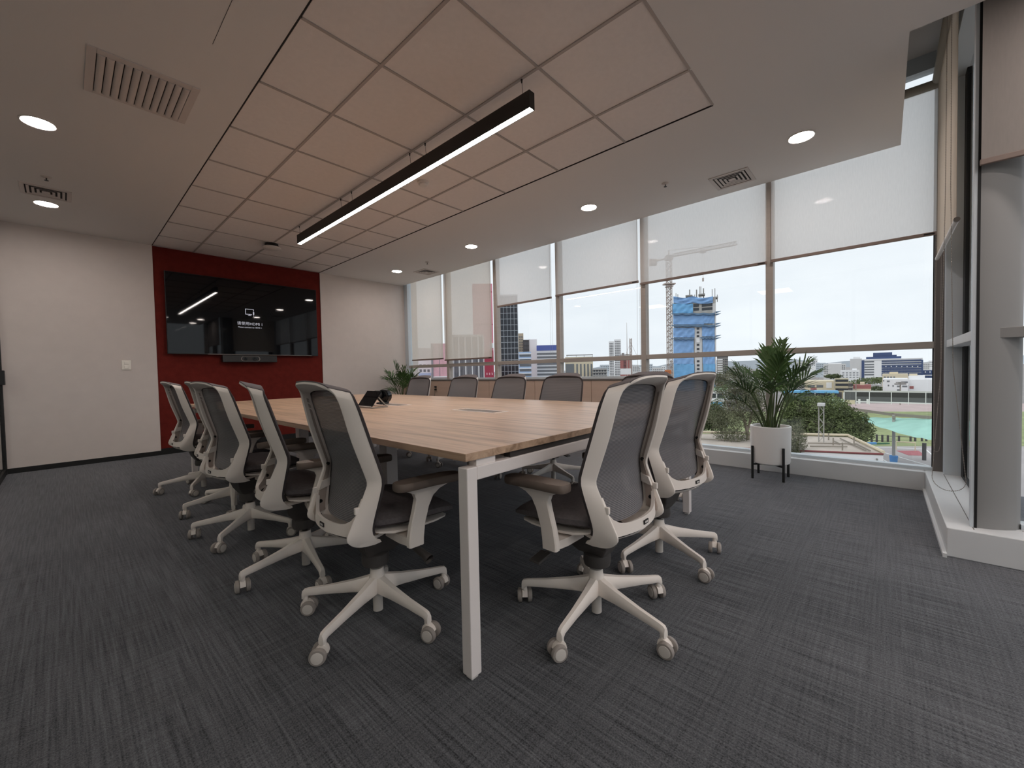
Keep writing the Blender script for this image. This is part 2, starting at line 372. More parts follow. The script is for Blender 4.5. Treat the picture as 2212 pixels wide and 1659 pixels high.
# ------------------------------------------------------------------ roller blinds
def bead_loop(pts, r, parent, name='bead_chain', m='bead', step=.009):
    mb = MB(); pts = [Vector(p) for p in pts]; mb.tube(pts, r*.35, 4)
    acc = 0
    for a, b in zip(pts[:-1], pts[1:]):
        d = (b-a).length; t = acc
        while t < d:
            c = a.lerp(b, t/d)
            mb.add([c+Vector(v)*r for v in ((1, 0, 0), (-1, 0, 0), (0, 1, 0), (0, -1, 0), (0, 0, 1), (0, 0, -1))],
                   [(0, 2, 4), (2, 1, 4), (1, 3, 4), (3, 0, 4), (2, 0, 5), (1, 2, 5), (3, 1, 5), (0, 3, 5)])
            t += step
        acc = t-d
    return mb.build(name, m, parent)
def blind(y0, y1, zb, label, m='blind', x=4.435, skew=0.0, chain=None):
    b = empty('roller_blind', (x, (y0+y1)/2, zb)); tag(b, label, 'blind', 'roller blinds over the glazing')
    ya, yb = y0-b.location.y, y1-b.location.y; zt = 3.04-zb
    mb = MB(); n = 12; vs = []; fs = []
    for j in range(n+1):
        t = j/n; z = .012+(zt-.012)*t
        for i in range(5):
            s = i/4; y = ya+(yb+skew*(t-.0)-ya)*s if skew else ya+(yb-ya)*s
            vs.append((.0012*math.sin(6*s+t*3), y, z))
    for j in range(n):
        for i in range(4): fs.append((j*5+i, j*5+i+1, j*5+6+i, j*5+5+i))
    mb.add(vs, fs).build('fabric', m, b, smooth=60)
    MB().box(-.008, .008, ya-.004, yb+.004, -.012, .014).build('bottom_bar', 'blind_bar', b, bevel=.003)
    MB().box(-.0095, -.0085, ya+.012, ya+.07, -.004, .006).build('bar_cap', 'black_trim', b)
    MB().tube([(0, ya, zt+.0), (0, yb, zt+.0)], .034, 14).build('roller_tube', 'blind_tube', b, smooth=40)
    MB().box(-.03, .02, ya-.010, ya-.001, zt-.05, zt+.26).build('bracket', 'blind_tube', b)
    if chain:
        cy = ya-.02; zc = chain-zb
        pts = [(-.02, cy, zt), (-.02, cy-.006, zc+.05), (-.02, cy, zc+.01), (-.02, cy+.012, zc), (-.02, cy+.024, zc+.01), (-.02, cy+.028, zc+.05), (-.02, cy+.02, zt)]
        bead_loop(pts, .0028, b, step=.012)
    return b
blind(5.636, 6.560, 1.226, 'long roller blind at the corner by the white wall, drawn nearly to the transom', 'blind_far', chain=.95)
blind(4.440, 5.590, 1.196, 'long roller blind with a red tower showing through, drawn nearly to the transom', 'blind_far', chain=.95)
blind(3.298, 4.300, 1.955, 'half raised roller blind hanging above the dark gridded glass tower', chain=1.05, skew=.05)
blind(2.068, 3.222, 1.966, 'half raised roller blind hanging above the white twin apartment towers', chain=.98)
blind(.810, 2.040, 1.934, 'half raised roller blind with the crane arm visible through it')
blind(-.290, .772, 1.942, 'half raised roller blind in the bay behind the potted palm', chain=.30)
# blind of the return window, seen almost edge-on
rb = empty('roller_blind', (3.9, -.29, 1.745)); tag(rb, 'edge-on roller blind on the short return window beside the corner column', 'blind', 'roller blinds over the glazing')
MB().box(-.585, .495, -.0008, .0008, .01, 1.30).build('fabric', 'blind_far', rb)
MB().tube([(-.60, 0, 0), (.500, 0, 0)], .012, 10).build('bottom_bar', 'plate_white', rb, smooth=40)
MB().tube([(-.615, 0, 0), (-.598, 0, 0)], .0135, 10).build('bar_cap', 'caster_grey', rb, smooth=40)
MB().tube([(-.60, 0, 1.31), (.495, 0, 1.31)], .034, 14).build('roller_tube', 'blind_tube', rb, smooth=40)
lp = []
for k in range(25):
    a = math.pi*k/24; lp.append((-.48+.030*math.cos(a), .03+.065*math.cos(a)-.02, -1.445-.070*math.sin(a)))
bead_loop([(-.50, .035, 1.3), (-.51, .036, .2)]+[(-.49, .045, -.8)]+[(p[0], p[1], p[2]) for p in lp]+[(-.49, -.002, -.8), (-.50, .015, .2), (-.50, .018, 1.3)], .0031, rb)
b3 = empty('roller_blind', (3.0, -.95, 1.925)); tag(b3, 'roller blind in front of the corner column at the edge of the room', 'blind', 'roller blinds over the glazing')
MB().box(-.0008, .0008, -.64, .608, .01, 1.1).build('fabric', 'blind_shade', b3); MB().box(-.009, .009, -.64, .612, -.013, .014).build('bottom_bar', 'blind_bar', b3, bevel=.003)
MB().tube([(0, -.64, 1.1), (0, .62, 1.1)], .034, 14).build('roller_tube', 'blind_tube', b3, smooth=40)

# ------------------------------------------------------------------ ceiling fittings
def downlight(x, y, label):
    e = empty('downlight', (x, y, CH)); tag(e, label, 'ceiling light', 'recessed round downlights')
    MB().lathe([(.078, .002), (.087, -.001), (.087, -.004), (.079, -.006), (.074, -.001)], 32, cap=False).build('trim_ring', 'downlight_trim', e, smooth=40)
    MB().lathe([(.0, -.0025), (.075, -.0025), (.075, .001)], 32, cap=False).build('diffuser', 'lamp_on', e)
downlight(-.052, 4.09, 'round downlight beside the big slatted grille')
downlight(-.052, 5.90, 'round downlight beside the small square vent above the white wall')

for x in (-.05, .9, 1.9, 2.7):  # unseen fill lamps, added to light the surfaces that face the camera
    for y in (-.95, -2.0): downlight(x, y, 'unseen round downlight added behind the camera as fill light')
for y in (4.6, 1.8, -1.0):  # added panels, out of view, sending fill light through the glass partition
    e = empty('hall_fill_panel', (-1.75, y, CH)); tag(e, 'unseen square light panel added in the hall to brighten the chairs', 'ceiling light', 'added hall fill panels')
    box('frame', 'downlight_trim', -.31, .31, -.31, .31, -.006, .0, e); box('diffuser', 'hall_fill_on', -.29, .29, -.29, .29, -.008, -.006, e)
downlight(3.722, .456, 'round downlight near the notched ceiling corner over the potted palm')
downlight(3.728, 2.267, 'second round downlight from the potted palm along the windows')
downlight(3.728, 4.080, 'third round downlight from the potted palm along the windows')
downlight(3.735, 5.90, 'round downlight beside the vent at the far window corner')

# slatted return grille
g = empty('slatted_grille', (.368, 3.199, CH)); tag(g, 'large ceiling grille with eleven curved slats', 'vent')
fr = MB()
for a in ((-.232, -.195, -.236, .236), (.193, .232, -.236, .236), (-.195, .193, -.236, -.192), (-.195, .193, .206, .236)): fr.box(a[0], a[1], a[2], a[3], -.006, .001)
fr.build('frame', 'vent', g, bevel=.002)
box('backing', 'gap_dark', -.195, .193, -.192, .206, -.0004, .0008, g)
for k in range(11):
    x = -.178+k*.0352; mb = MB(); rings = []
    for yy in (-.192, .206): rings.append([Vector((x+.0158*math.cos(t)+.002, yy, -.001-.011*math.sin(t))) for t in [math.pi*i/8 for i in range(9)]])
    mb.loft(rings).build('slat', 'vent', g, smooth=40)
def square_vent(x, y, label, s=.158):
    e = empty('ceiling_vent', (x, y, CH)); tag(e, label, 'vent', 'square ceiling diffusers')
    mb = MB(); w = .03
    for a in ((-s, -s+w, -s, s), (s-w, s, -s, s), (-s+w, s-w, -s, -s+w), (-s+w, s-w, s-w, s)): mb.box(a[0], a[1], a[2], a[3], -.006, .001)
    mb.build('frame', 'vent', e, bevel=.002)
    box('backing', 'gap_dark', -s+w, s-w, -s+w, s-w, -.0004, .0008, e)
    for k in range(4):
        r = s-w-.010-k*.030; q = r-.017; mb = MB()
        for i in range(4):
            c, sn = [(1, 0), (0, 1), (-1, 0), (0, -1)][i]
            P = [(r, -r, -.0045), (r, r, -.0045), (q, q, -.001), (q, -q, -.001)]
            mb.add([(c*px_-sn*py_, sn*px_+c*py_, pz) for px_, py_, pz in P], [(0, 1, 2, 3)])
        mb.build('louver', 'vent', e)
    box('centre_plate', 'vent', -.022, .022, -.022, .022, -.005, -.001, e)
square_vent(4.10, 1.013, 'square vent at the window edge near the potted palm')
square_vent(4.115, 5.61, 'square vent at the window edge in the far corner')
square_vent(-.046, 5.54, 'square vent over the white wall, next to a downlight', .155)
def sprinkler(x, y, label):
    e = empty('sprinkler', (x, y, CH)); tag(e, label, 'sprinkler', 'fire sprinklers')
    MB().lathe([(.032, .001), (.032, -.003), (.018, -.010), (.010, -.011), (0, -.011)], 20, cap=False).build('rose', 'vent', e, smooth=40)
    MB().lathe([(.004, -.011), (.004, -.028), (.014, -.030), (.014, -.032), (0, -.032)], 12, cap=False).build('head', 'steel_dark', e, smooth=30)
sprinkler(-.037, 5.12, 'fire sprinkler next to the small vent above the white wall')
sprinkler(3.751, 1.479, 'fire sprinkler between two downlights near the window vent')
sprinkler(3.763, 5.109, 'fire sprinkler by the vent in the far window corner')
e = empty('smoke_detector', (2.193, 3.008, CH)); tag(e, 'small round white smoke detector beyond the hanging lamp', 'smoke detector')
MB().lathe([(.05, .002), (.05, -.012), (.042, -.016)], 24).build('base', 'plate_white', e, smooth=40)
MB().lathe([(.036, -.014), (.040, -.026), (.034, -.033), (0, -.034)], 24, cap=False).build('sensor_cap', 'plate_white', e, smooth=40)
e = empty('wireless_access_point', (1.84, 5.76, CH)); tag(e, 'round white dish on a black ceiling mount near the red wall', 'access point')
MB().lathe([(.075, .0), (.078, -.03), (.10, -.046), (0, -.046)], 28, cap=False).build('mount', 'black_plastic', e, smooth=40)
MB().lathe([(.096, -.040), (.108, -.050), (.108, -.056), (.085, -.064), (0, -.067)], 32, cap=False).build('dish', 'plate_white', e, smooth=40)

# linear pendant
PL0, PL1 = 1.487, 4.90
e = empty('linear_pendant_lamp', (1.850, (PL0+PL1)/2, 2.463)); tag(e, 'long black linear pendant lamp hanging over the table', 'lamp')
hl = (PL1-PL0)/2
mb = MB(); mb.box(-.0225, -.0195, -hl, hl, 0, .098); mb.box(.0195, .0225, -hl, hl, 0, .098); mb.box(-.0195, .0195, -hl, hl, .085, .098)
mb.box(-.0195, .0195, -hl, -hl+.003, 0, .085); mb.box(-.0195, .0195, hl-.003, hl, 0, .085); mb.build('housing', 'housing', e)
MB().box(-.0192, .0192, -hl+.004, hl-.004, .002, .008).build('diffuser', 'pendant_on', e)
for y in (1.554, 2.49, 2.687, 3.625, 3.841, 4.86):
    w = MB().tube([(0, y-(PL0+PL1)/2, .098), (-.008, y-(PL0+PL1)/2, CH-2.463-.001)], .0013, 6).build('suspension_wire', 'housing', e)
    MB().tube([(-.008, y-(PL0+PL1)/2, CH-2.463-.022), (-.008, y-(PL0+PL1)/2, CH-2.463)], [.004, .006], 8).build('wire_gripper', 'housing', w)

# ------------------------------------------------------------------ TV wall things
tv = empty('television', (1.845, 6.77, 1.82)); tag(tv, 'large black wall television on the red panel', 'television')
hw, hh = .938, .530
MB().box(-hw, hw, -.012, .025, -hh, hh).build('casing', 'black_plastic', tv, bevel=.004)
MB().box(-hw+.006, hw-.006, -.0145, -.0115, -hh+.012, hh-.006).build('screen', 'black_gloss', tv)
MB().box(-.35, .35, .025, .072, -.25, .25).build('wall_mount', 'black_plastic', tv)
MB().box(-.52, hw-.10, -.0155, -.0125, -hh+.003, -hh+.008).build('film_edge', 'caster_grey', tv)
def text(s, size, x, z, y, parent, name='lettering', m='screen_text', align='CENTER'):
    cu = bpy.data.curves.new(name, 'FONT'); cu.body = s; cu.size = size; cu.align_x = align
    tmp = bpy.data.objects.new('tmp', cu); COL.objects.link(tmp)
    dg = bpy.context.evaluated_depsgraph_get(); me = bpy.data.meshes.new_from_object(tmp.evaluated_get(dg)); bpy.data.objects.remove(tmp)
    me.materials.clear(); me.materials.append(MATS[m])
    o = bpy.data.objects.new(name, me); COL.objects.link(o); o.parent = parent; o.location = (x, y, z); o.rotation_euler = (math.pi/2, 0, 0); return o
text('\u8bf7\u4f7f\u7528HDMI 1', .052, -.005, -.098, -.0150, tv); text('Please connect to HDMI 1', .028, -.006, -.142, -.0150, tv)
ic = MB()
for a in ((-.062, .045, .125, .132), (-.062, -.055, .052, .132), (-.062, .020, .052, .059), (.038, .045, .100, .132), (-.030, .012, .036, .042), (-.012, -.006, .036, .055)):
    ic.box(a[0], a[1], -.0155, -.0147, a[2], a[3])
ic.box(.034, .050, -.0155, -.0147, .055, .092); ic.box(.040, .044, -.0155, -.0147, .026, .056)
ic.build('screen_icon', 'screen_text', tv)
vb = empty('video_bar', (1.827, 6.76, 1.235)); tag(vb, 'black video conference bar with twin lenses under the television', 'camera bar')
MB().box(-.342, .342, -.03, .04, -.048, .05).build('body', 'black_plastic', vb, bevel=.006)
ring = MB(); pr = []
for k in range(32):
    a = 2*math.pi*k/32; cx_ = .085 if math.cos(a) > 0 else -.085; pr.append((cx_-.004+.034*math.cos(a), .034*math.sin(a)))
ring.loft([[Vector((x*sx+(-.004)*(1-sx), yv, z*sx)) for x, z in pr] for sx, yv in ((1, -.0305), (1, -.033), (.94, -.033), (.94, -.0305))], cap=False).build('lens_rim', 'caster_grey', vb, smooth=40)
for x, r in ((-.068, .022), (.045, .026)): MB().lathe([(r, -.031), (r, -.036), (r*.7, -.037), (0, -.034)], 20, (x, 0, 0), 'Y', cap=False).build('lens', 'black_gloss', vb, smooth=40)
sw = empty('light_switch', (.523, YB, 1.15)); tag(sw, 'white twin rocker switch plate on the white wall', 'switch')
MB().box(-.042, .042, -.010, 0, -.058, .058).build('plate', 'switch_cream', sw, bevel=.003)
for z in (-.024, .024): MB().box(-.021, .021, -.018, -.009, z-.019, z+.019).build('rocker', 'switch_cream', sw, bevel=.003)
ou = empty('wall_outlet', (4.366, 5.76, .716)); tag(ou, 'outlet with two black plugs on the beige panelling', 'outlet')
MB().box(-.006, 0, -.045, .045, -.06, .06).build('plate', 'panel_beige', ou, bevel=.002)
for z in (-.022, .024): MB().tube([(-.004, 0, z), (-.034, 0, z), (-.040, 0, z-.01)], [.018, .016, .008], 10).build('plug', 'black_plastic', ou, smooth=40)
MB().tube([(-.036, 0, -.025), (-.04, .004, -.12), (-.03, .01, -.40), (-.012, .02, -.70)], .003, 6).build('cable', 'black_plastic', ou)

# ------------------------------------------------------------------ conference table
TX0, TX1, TY0, TY1, TZ = .818, 2.792, .943, 5.055, .7187
tb = empty('conference_table', ((TX0+TX1)/2, (TY0+TY1)/2, 0)); tag(tb, 'long oak conference table on white steel frames', 'table')
ox, oy = tb.location.x, tb.location.y
def tbx(name, m, x0, x1, y0, y1, z0, z1, bevel=.002, parent=None): return MB().box(x0-ox, x1-ox, y0-oy, y1-oy, z0, z1).build(name, m, parent or tb, bevel=bevel)
tbx('tabletop', 'wood', TX0, TX1, TY0, TY1, TZ-.025, TZ, .0015)
lw = .043
for x in (TX0+.004, TX1-lw-.004):
    for y in (TY0, TY1-lw):
        l = tbx('leg', 'table_white', x, x+lw, y, y+lw, .012, .672, .003)
        tbx('foot', 'plate_white', x+.008, x+lw-.008, y+.008, y+lw-.008, 0, .014, .002, l)
for y in (TY0, TY1-lw): tbx('end_beam', 'table_white', TX0+.004+lw, TX1-.004-lw, y, y+lw, .629, .672, .003)
for x in (TX0+.22, TX1-.26): tbx('long_beam', 'table_white', x, x+.04, TY0+lw, TY1-lw, .632, .672, .003)
for y in (TY0+.004, TY1-.04):
    for x in (TX0+.05, TX1-.14, 1.76): tbx('spacer', 'table_white', x, x+.085, y+.003, y+.036, .672, TZ-.0245, 0)
    tbx('spacer_bar', 'steel_dark', TX0+.21, TX1-.22, y+.004, y+.034, .672, TZ-.0245, 0)
for y in (3.04, 4.86): tbx('cable_column', 'table_white', 1.745, 1.845, y-.055, y+.055, .0, TZ-.025, .003)
for y in (1.955, 3.02, 4.07):
    fx0, fx1, fy0, fy1 = 1.755, 1.885, y-.21, y+.21
    mb = MB()
    for a in ((fx0, fx0+.012, fy0, fy1), (fx1-.012, fx1, fy0, fy1), (fx0+.012, fx1-.012, fy0, fy0+.012), (fx0+.012, fx1-.012, fy1-.012, fy1)): mb.box(a[0]-ox, a[1]-ox, a[2]-oy, a[3]-oy, TZ, TZ+.002)
    c = mb.build('power_box', 'table_white', tb)
    tbx('flap', 'flap_grey', fx0+.013, fx1-.013, fy0+.05, fy1-.05, TZ, TZ+.0012, 0, c)
# things on the table
tp = empty('touch_panel', (1.515, 2.885, TZ+.001), 0); tag(tp, 'black tilted touch panel on a grey stand on the table', 'touch panel')
M = Matrix.Translation((0, 0, .0085)) @ Matrix.Rotation(-math.radians(53), 4, 'Y')
MB().box(0, .142, -.103, .103, -.005, .005, M).build('screen', 'black_gloss', tp, bevel=.002)
MB().box(-.003, .006, -.103, .103, -.0065, .0055, M).build('bottom_edge', 'caster_grey', tp)
for s in (-.095, .095):
    MB().tube([(.004, s, .004), (.135, s, .004)], .0035, 6).build('stand_foot', 'caster_grey', tp)
    MB().tube([(.062, s, .080), (.135, s, .004)], .0045, 6).build('stand_strut', 'caster_grey', tp)
MB().tube([(.135, -.098, .004), (.135, .098, .004)], .0035, 6).build('stand_bar', 'caster_grey', tp)
rd = empty('conference_camera', (1.85, 3.17, TZ+.0025), math.radians(25)); tag(rd, 'round black drum-shaped conference device behind the touch panel', 'camera')
MB().lathe([(.0, -.030), (.050, -.030), (.058, -.024), (.058, .024), (.050, .030), (0, .030)], 32, (0, 0, .062), 'X', cap=False).build('drum', 'black_gloss', rd, smooth=40)
MB().lathe([(.046, -.0302), (.046, -.034), (.052, -.034), (.052, -.0302)], 32, (0, 0, .062), 'X', cap=False).build('rim', 'black_plastic', rd)
MB().lathe([(.0, -.02), (.036, -.02), (.04, -.014), (.04, .012), (0, .016)], 24, (-.055, .03, .075), 'X', cap=False).build('side_disc', 'black_plastic', rd, smooth=40)
MB().box(-.07, .025, -.03, .035, 0, .012).build('base', 'black_plastic', rd, bevel=.004)
MB().tube([(-.07, 0, .006), (-.12, -.03, .004), (-.14, -.10, .004), (-.20, -.13, .004)], .003, 6).build('cable', 'black_plastic', rd)

# ------------------------------------------------------------------ swivel chair
def lerp(a, b, t): return tuple(x+(y-x)*t for x, y in zip(a, b))
ST = [((.176, -.100, .362), (.178, -.070, .366)), ((.180, -.150, .368), (.184, -.090, .380)), ((.183, -.182, .385), (.190, -.105, .402)),
      ((.185, -.196, .412), (.197, -.111, .432)), ((.190, -.172, .47), (.208, -.104, .48)), ((.195, -.132, .56), (.228, -.087, .566)),
      ((.196, -.1235, .588), (.231, -.0845, .596)), ((.195, -.131, .62), (.230, -.090, .626)), ((.188, -.170, .74), (.223, -.126, .745)),
      ((.1795, -.197, .85), (.216, -.154, .842)), ((.171, -.2065, .885), (.210, -.163, .872)), ((.160, -.216, .905), (.198, -.168, .892)), ((.141, -.233, .925), (.178, -.171, .904)),
      ((.112, -.246, .936), (.150, -.173, .9105)), ((.085, -.250, .9395), (.12, -.1735, .914)), ((.043, -.252, .9415), (.062, -.174, .917)), ((0, -.253, .9425), (0, -.1745, .9185))]
def fine(seq, k=3):
    o = []
    for i in range(len(seq)-1):
        p0, p1, p2, p3 = seq[max(i-1, 0)], seq[i], seq[i+1], seq[min(i+2, len(seq)-1)]
        for j in range(k):
            t = j/k; o.append(tuple(.5*(2*b+(c-a)*t+(2*a-5*b+4*c-d)*t*t+(-a+3*b-3*c+d)*t**3) for a, b, c, d in zip(p0, p1, p2, p3)))
    return o+[tuple(seq[-1])]
RS = fine([tuple(s[0])+tuple(s[1]) for s in ST])
RIGHT = [(Vector(r[:3]), Vector(r[3:])) for r in RS]
FULL = RIGHT+[(Vector((-a.x, a.y, a.z)), Vector((-b.x, b.y, b.z))) for a, b in RIGHT[-2::-1]]
def plate_rings(path, t=.0125):
    rings = []
    for i, (r, f) in enumerate(path):
        a = path[max(i-1, 0)]; b = path[min(i+1, len(path)-1)]
        tan = ((b[0]+b[1])-(a[0]+a[1])).normalized(); n = tan.cross((f-r).normalized()).normalized()*t/2
        d = (f-r).normalized()*.004
        rings.append([r+n*.55-d*.2, r+n+d, f+n, f-n, r-n+d, r-n*.55-d*.2])
    return rings
def make_chair():
    ch = empty('swivel_chair')
    base = MB().lathe([(.020, .083), (.030, .086), (.033, .10), (.031, .150), (.027, .168), (.026, .187), (.018, .188)], 24, cap=True).build('base', 'chair_white', ch, smooth=40)
    for k in range(5):
        a = math.radians(18+72*k); M = Matrix.Rotation(a, 4, 'Z'); rings = []
        for r, zt, zb, w in ((.012, .160, .094, .024), (.045, .150, .091, .0225), (.10, .136, .090, .0185), (.20, .117, .084, .0140), (.285, .105, .077, .0125), (.300, .101, .064, .0120), (.306, .094, .062, .011)):
            pr = [(-w, zb+.004), (-w*.8, zb), (w*.8, zb), (w, zb+.004), (w*.92, zt-.012), (w*.5, zt-.001), (-w*.5, zt-.001), (-w*.92, zt-.012)]
            rings.append([M @ Vector((r, x, z)) for x, z in pr])
        sp = MB(); sp.loft(rings); sp.tube([M @ Vector((.295, 0, .085)), M @ Vector((.295, 0, .058))], .0105, 10)
        sp.build('spoke', 'chair_white', base, smooth=45)
        cs = empty('caster', M @ Vector((.295, 0, 0)), a+[.5, -.9, 1.9, 2.6, .2][k], ch)
        hb = MB(); hb.tube([(0, 0, .062), (0, 0, .05)], .0085, 10)
        hb.loft([[Vector((x, s*.011, z)) for x, z in ((-.018, .034), (-.014, .050), (-.004, .058), (.012, .056), (.024, .046), (.030, .034), (.018, .028), (-.006, .028))] for s in (-1, 1)])
        hb.build('fork', 'chair_white', cs, smooth=40)
        for s in (-1, 1):
            wh = MB().lathe([(.012, s*.011), (.024, s*.0115), (.0285, s*.014), (.0285, s*.024), (.026, s*.028), (.0205, s*.0285)], 22, (.014, 0, .0285), 'Y').build('wheel', 'caster_grey', cs, smooth=40)
            cp = MB().lathe([(.0200, s*.0275), (.0195, s*.0298), (.014, s*.0306), (0, s*.0306)], 22, (.014, 0, .0285), 'Y', cap=False).build('wheel', 'caster_white', cs, smooth=40)
    MB().lathe([(.0, .012), (.0195, .012), (.0195, .09), (.0, .09)], 20, cap=False).build('column_cover', 'caster_white', ch, smooth=40)
    MB().lathe([(.014, .18), (.014, .26)], 16).build('gas_piston', 'gas_black', ch, smooth=40)
    me = MB(); me.lathe([(.030, .203), (.050, .206), (.054, .222), (.052, .250), (.034, .262)], 24, (0, -.005, 0)); me.build('boot', 'mech_grey', ch, smooth=40)
    me = MB(); rings = []
    for z, x, y0, y1 in ((.250, .035, -.05, .06), (.29, .055, -.075, .11), (.345, .075, -.09, .15), (.366, .085, -.09, .16)):
        rings.append([Vector((-x, y0, z)), Vector((x, y0, z)), Vector((x, y1, z)), Vector((-x, y1, z))])
    me.loft(rings); mo = me.build('mechanism', 'mech_grey', ch, bevel=.006)
    lv = MB().tube([(.05, .06, .315), (.14, .07, .30), (.215, .085, .275), (.245, .09, .262)], [.011, .012, .015, .019], 14, cap=False).build('tension_lever', 'mech_grey', ch, smooth=40)
    MB().tube([(.232, .088, .268), (.236, .0885, .266)], .0145, 14).build('lever_bore', 'gas_black', lv)
    ll = MB().tube([(-.05, .07, .315), (-.13, .09, .295), (-.185, .11, .272)], [.009, .009, .010], 10).build('height_lever', 'mech_grey', ch, smooth=40)
    pd_ = MB(); pd_.loft([[Vector((-.175, y, .278+z)) for y, z in ((.085, -.006), (.135, -.004), (.135, .004), (.085, .006))], [Vector((-.245, y, .262+z)) for y, z in ((.090, -.005), (.140, -.003), (.140, .004), (.090, .005))]])
    pd_.build('lever_paddle', 'mech_grey', ll, bevel=.003)
    # seat shell and cushion
    def slab(prof, hw, nx=12, pw=3.2):
        # prof: list of (y, ztop, zbot, halfwidth scale)
        rings = []
        for y, zt, zb, s in prof:
            top = []; bot = []
            for i in range(nx+1):
                u = -1+2*i/nx; x = hw*s*u; e = max(0, 1-abs(u)**pw)**.5; mid = (zt+zb)/2
                top.append(Vector((x, y, mid+(zt-mid)*(.25+.75*e)-.010*(1-u*u)*(1 if -.15 < y < .2 else .3)))); bot.append(Vector((x, y, mid-(mid-zb)*(.25+.75*e))))
            rings.append(top+bot[::-1])
        return rings
    sb = MB().loft(slab([(-.085, .402, .392, .80), (-.075, .410, .384, .86), (-.03, .408, .374, .95), (.05, .405, .370, 1), (.15, .402, .374, .98), (.20, .398, .380, .93), (.215, .394, .386, .86)], .212)).build('seat_shell', 'chair_white', ch, smooth=50)
    cu = MB().loft(slab([(-.098, .452, .424, .78), (-.092, .466, .408, .83), (-.065, .473, .402, .88), (.0, .474, .400, .97), (.08, .474, .398, 1), (.16, .470, .396, .99), (.205, .458, .394, .96), (.232, .440, .398, .91), (.242, .424, .406, .85)], .232)).build('seat', 'seat_fabric', ch, smooth=60)
    # arm rests
    for s in (-1, 1):
        ar = MB(); rings = []
        pts = [(.10, .02, .360, .030, .016), (.20, .02, .358, .030, .015), (.252, .02, .362, .029, .015)]
        rr = []
        for x, y, z, hy, hz in pts: rr.append([Vector((s*x, y+a, z+b)) for a, b in ((-hy, -hz), (hy, -hz), (hy, hz), (-hy, hz))])
        ar.loft(rr)
        rr = []
        for z, y, hy, hx in ((.345, .018, .030, .013), (.37, .018, .031, .0135), (.42, .026, .030, .0125), (.48, .044, .031, .0125), (.515, .058, .037, .013), (.535, .068, .055, .015), (.550, .075, .095, .020), (.557, .078, .118, .024)):
            rr.append([Vector((s*.266+a, y+b, z)) for a, b in ((-hx, -hy*.85), (-hx*.7, -hy), (hx*.7, -hy), (hx, -hy*.85), (hx, hy*.85), (hx*.7, hy), (-hx*.7, hy), (-hx, hy*.85))])
        ar.loft(rr); a_ = ar.build('armrest', 'chair_white', ch, smooth=35)
        pdp = MB(); rr = []
        for z, g in ((.556, .88), (.560, .97), (.570, 1), (.580, .97), (.5845, .88)):
            ring = []
            for k in range(24):
                t = 2*math.pi*k/24; c, sn = math.cos(t), math.sin(t)
                ex = abs(c)**(2/4)*(1 if c > 0 else -1); ey = abs(sn)**(2/5)*(1 if sn > 0 else -1)
                ring.append(Vector((s*.266+.041*g*ex, .080+(.138-.006*(1-g))*ey*(.9+.1*g), z-.010*max(0, ey)*.5)))
            rr.append(ring)
        pdp.loft(rr).build('arm_pad', 'arm_pad', a_, smooth=40)
    # back frame
    fr_ = MB().loft(plate_rings(FULL)).build('back_frame', 'chair_white', ch, smooth=38)
    # inner ribs and screws on both plates, small outer tab
    for s in (-1, 1):
        def on(t_i, depth, inset): # point on the inner face
            r, f = RIGHT[t_i]; p = r.lerp(f, depth); return Vector((s*(p.x-inset), p.y, p.z))
        rb_ = MB(); idx = list(range(8, 20))
        rb_.loft([[on(i, .25, .006), on(i, .80, .006), on(i, .80, .013), on(i, .25, .013)] for i in idx]).build('inner_bracket', 'chair_inner', fr_, smooth=30)
        rb_ = MB()
        for i in (13, 14): pass
        rb_.loft([[on(i, .10, .006), on(i, .95, .006), on(i, .95, .019), on(i, .10, .019)] for i in (13, 14)]).build('bracket_clip', 'chair_white', fr_)
        rb_ = MB(); rb_.loft([[on(i, .45, .006), on(i, .75, .006), on(i, .75, .0085), on(i, .45, .0085)] for i in range(20, 31)]).build('rib', 'chair_inner', fr_)
        for i in (11, 19):
            c = on(i, .5, .0125); MB().lathe([(.0, -.004*s), (.0075, -.004*s), (.0075, .003*s)], 12, tuple(c), 'X', cap=False).build('screw', 'gas_black', fr_)
        c = on(13, .0, .0); MB().box(c.x-.006, c.x+.006, c.y-.012, c.y+.006, c.z-.012, c.z+.012).build('tab', 'chair_white', fr_, bevel=.003)
    # lower crossbar with label, shell under it
    def bow(x, y0, dy): return y0-dy*(1-(x/.186)**2)
    rr = []
    for i in range(17):
        x = -.186+.372*i/16; q = (abs(x)/.186)**6; y = bow(x, -.158, .046)
        rr.append([Vector((x, y-.005, .402-.000*q)), Vector((x, y+.010, .402)), Vector((x, y+.012, .436+.045*q)), Vector((x, y-.001, .440+.048*q))])
    cb = MB().loft(rr).build('crossbar', 'chair_white', ch, smooth=50)
    rr = []
    for i in range(17):
        x = -.180+.360*i/16; y = bow(x, -.152, .044); rr.append([Vector((x, y-.003, .394)), Vector((x, y+.012, .394)), Vector((x, y+.012, .403)), Vector((x, y-.003, .403))])
    MB().loft(rr).build('gap_shade_strip', 'trim_dark', cb)  # dark strip put in as the shaded gap below the crossbar
    lb = MB().box(-.017, .017, -.2105, -.207, .413, .428).build('label_plate', 'trim_dark', cb)
    lt = MB()
    for x0, x1 in ((-.010, -.004), (-.002, .003), (.005, .011)): lt.box(x0, x1, -.2112, -.2102, .417, .424)
    lt.build('label_mark', 'plate_white', cb)
    rr = []
    for y, z, hw_ in ((-.188, .390, .10), (-.18, .381, .150), (-.15, .366, .178), (-.10, .352, .165), (-.04, .345, .13), (.02, .345, .10)):
        ring = []
        for i in range(13):
            u = -1+i/6; ring.append(Vector((hw_*u, bow(hw_*u, y+.02, .03) if y < -.12 else y, z+.018*u*u)))
        rr.append(ring+[v+Vector((0, .006, .012)) for v in ring[::-1]])
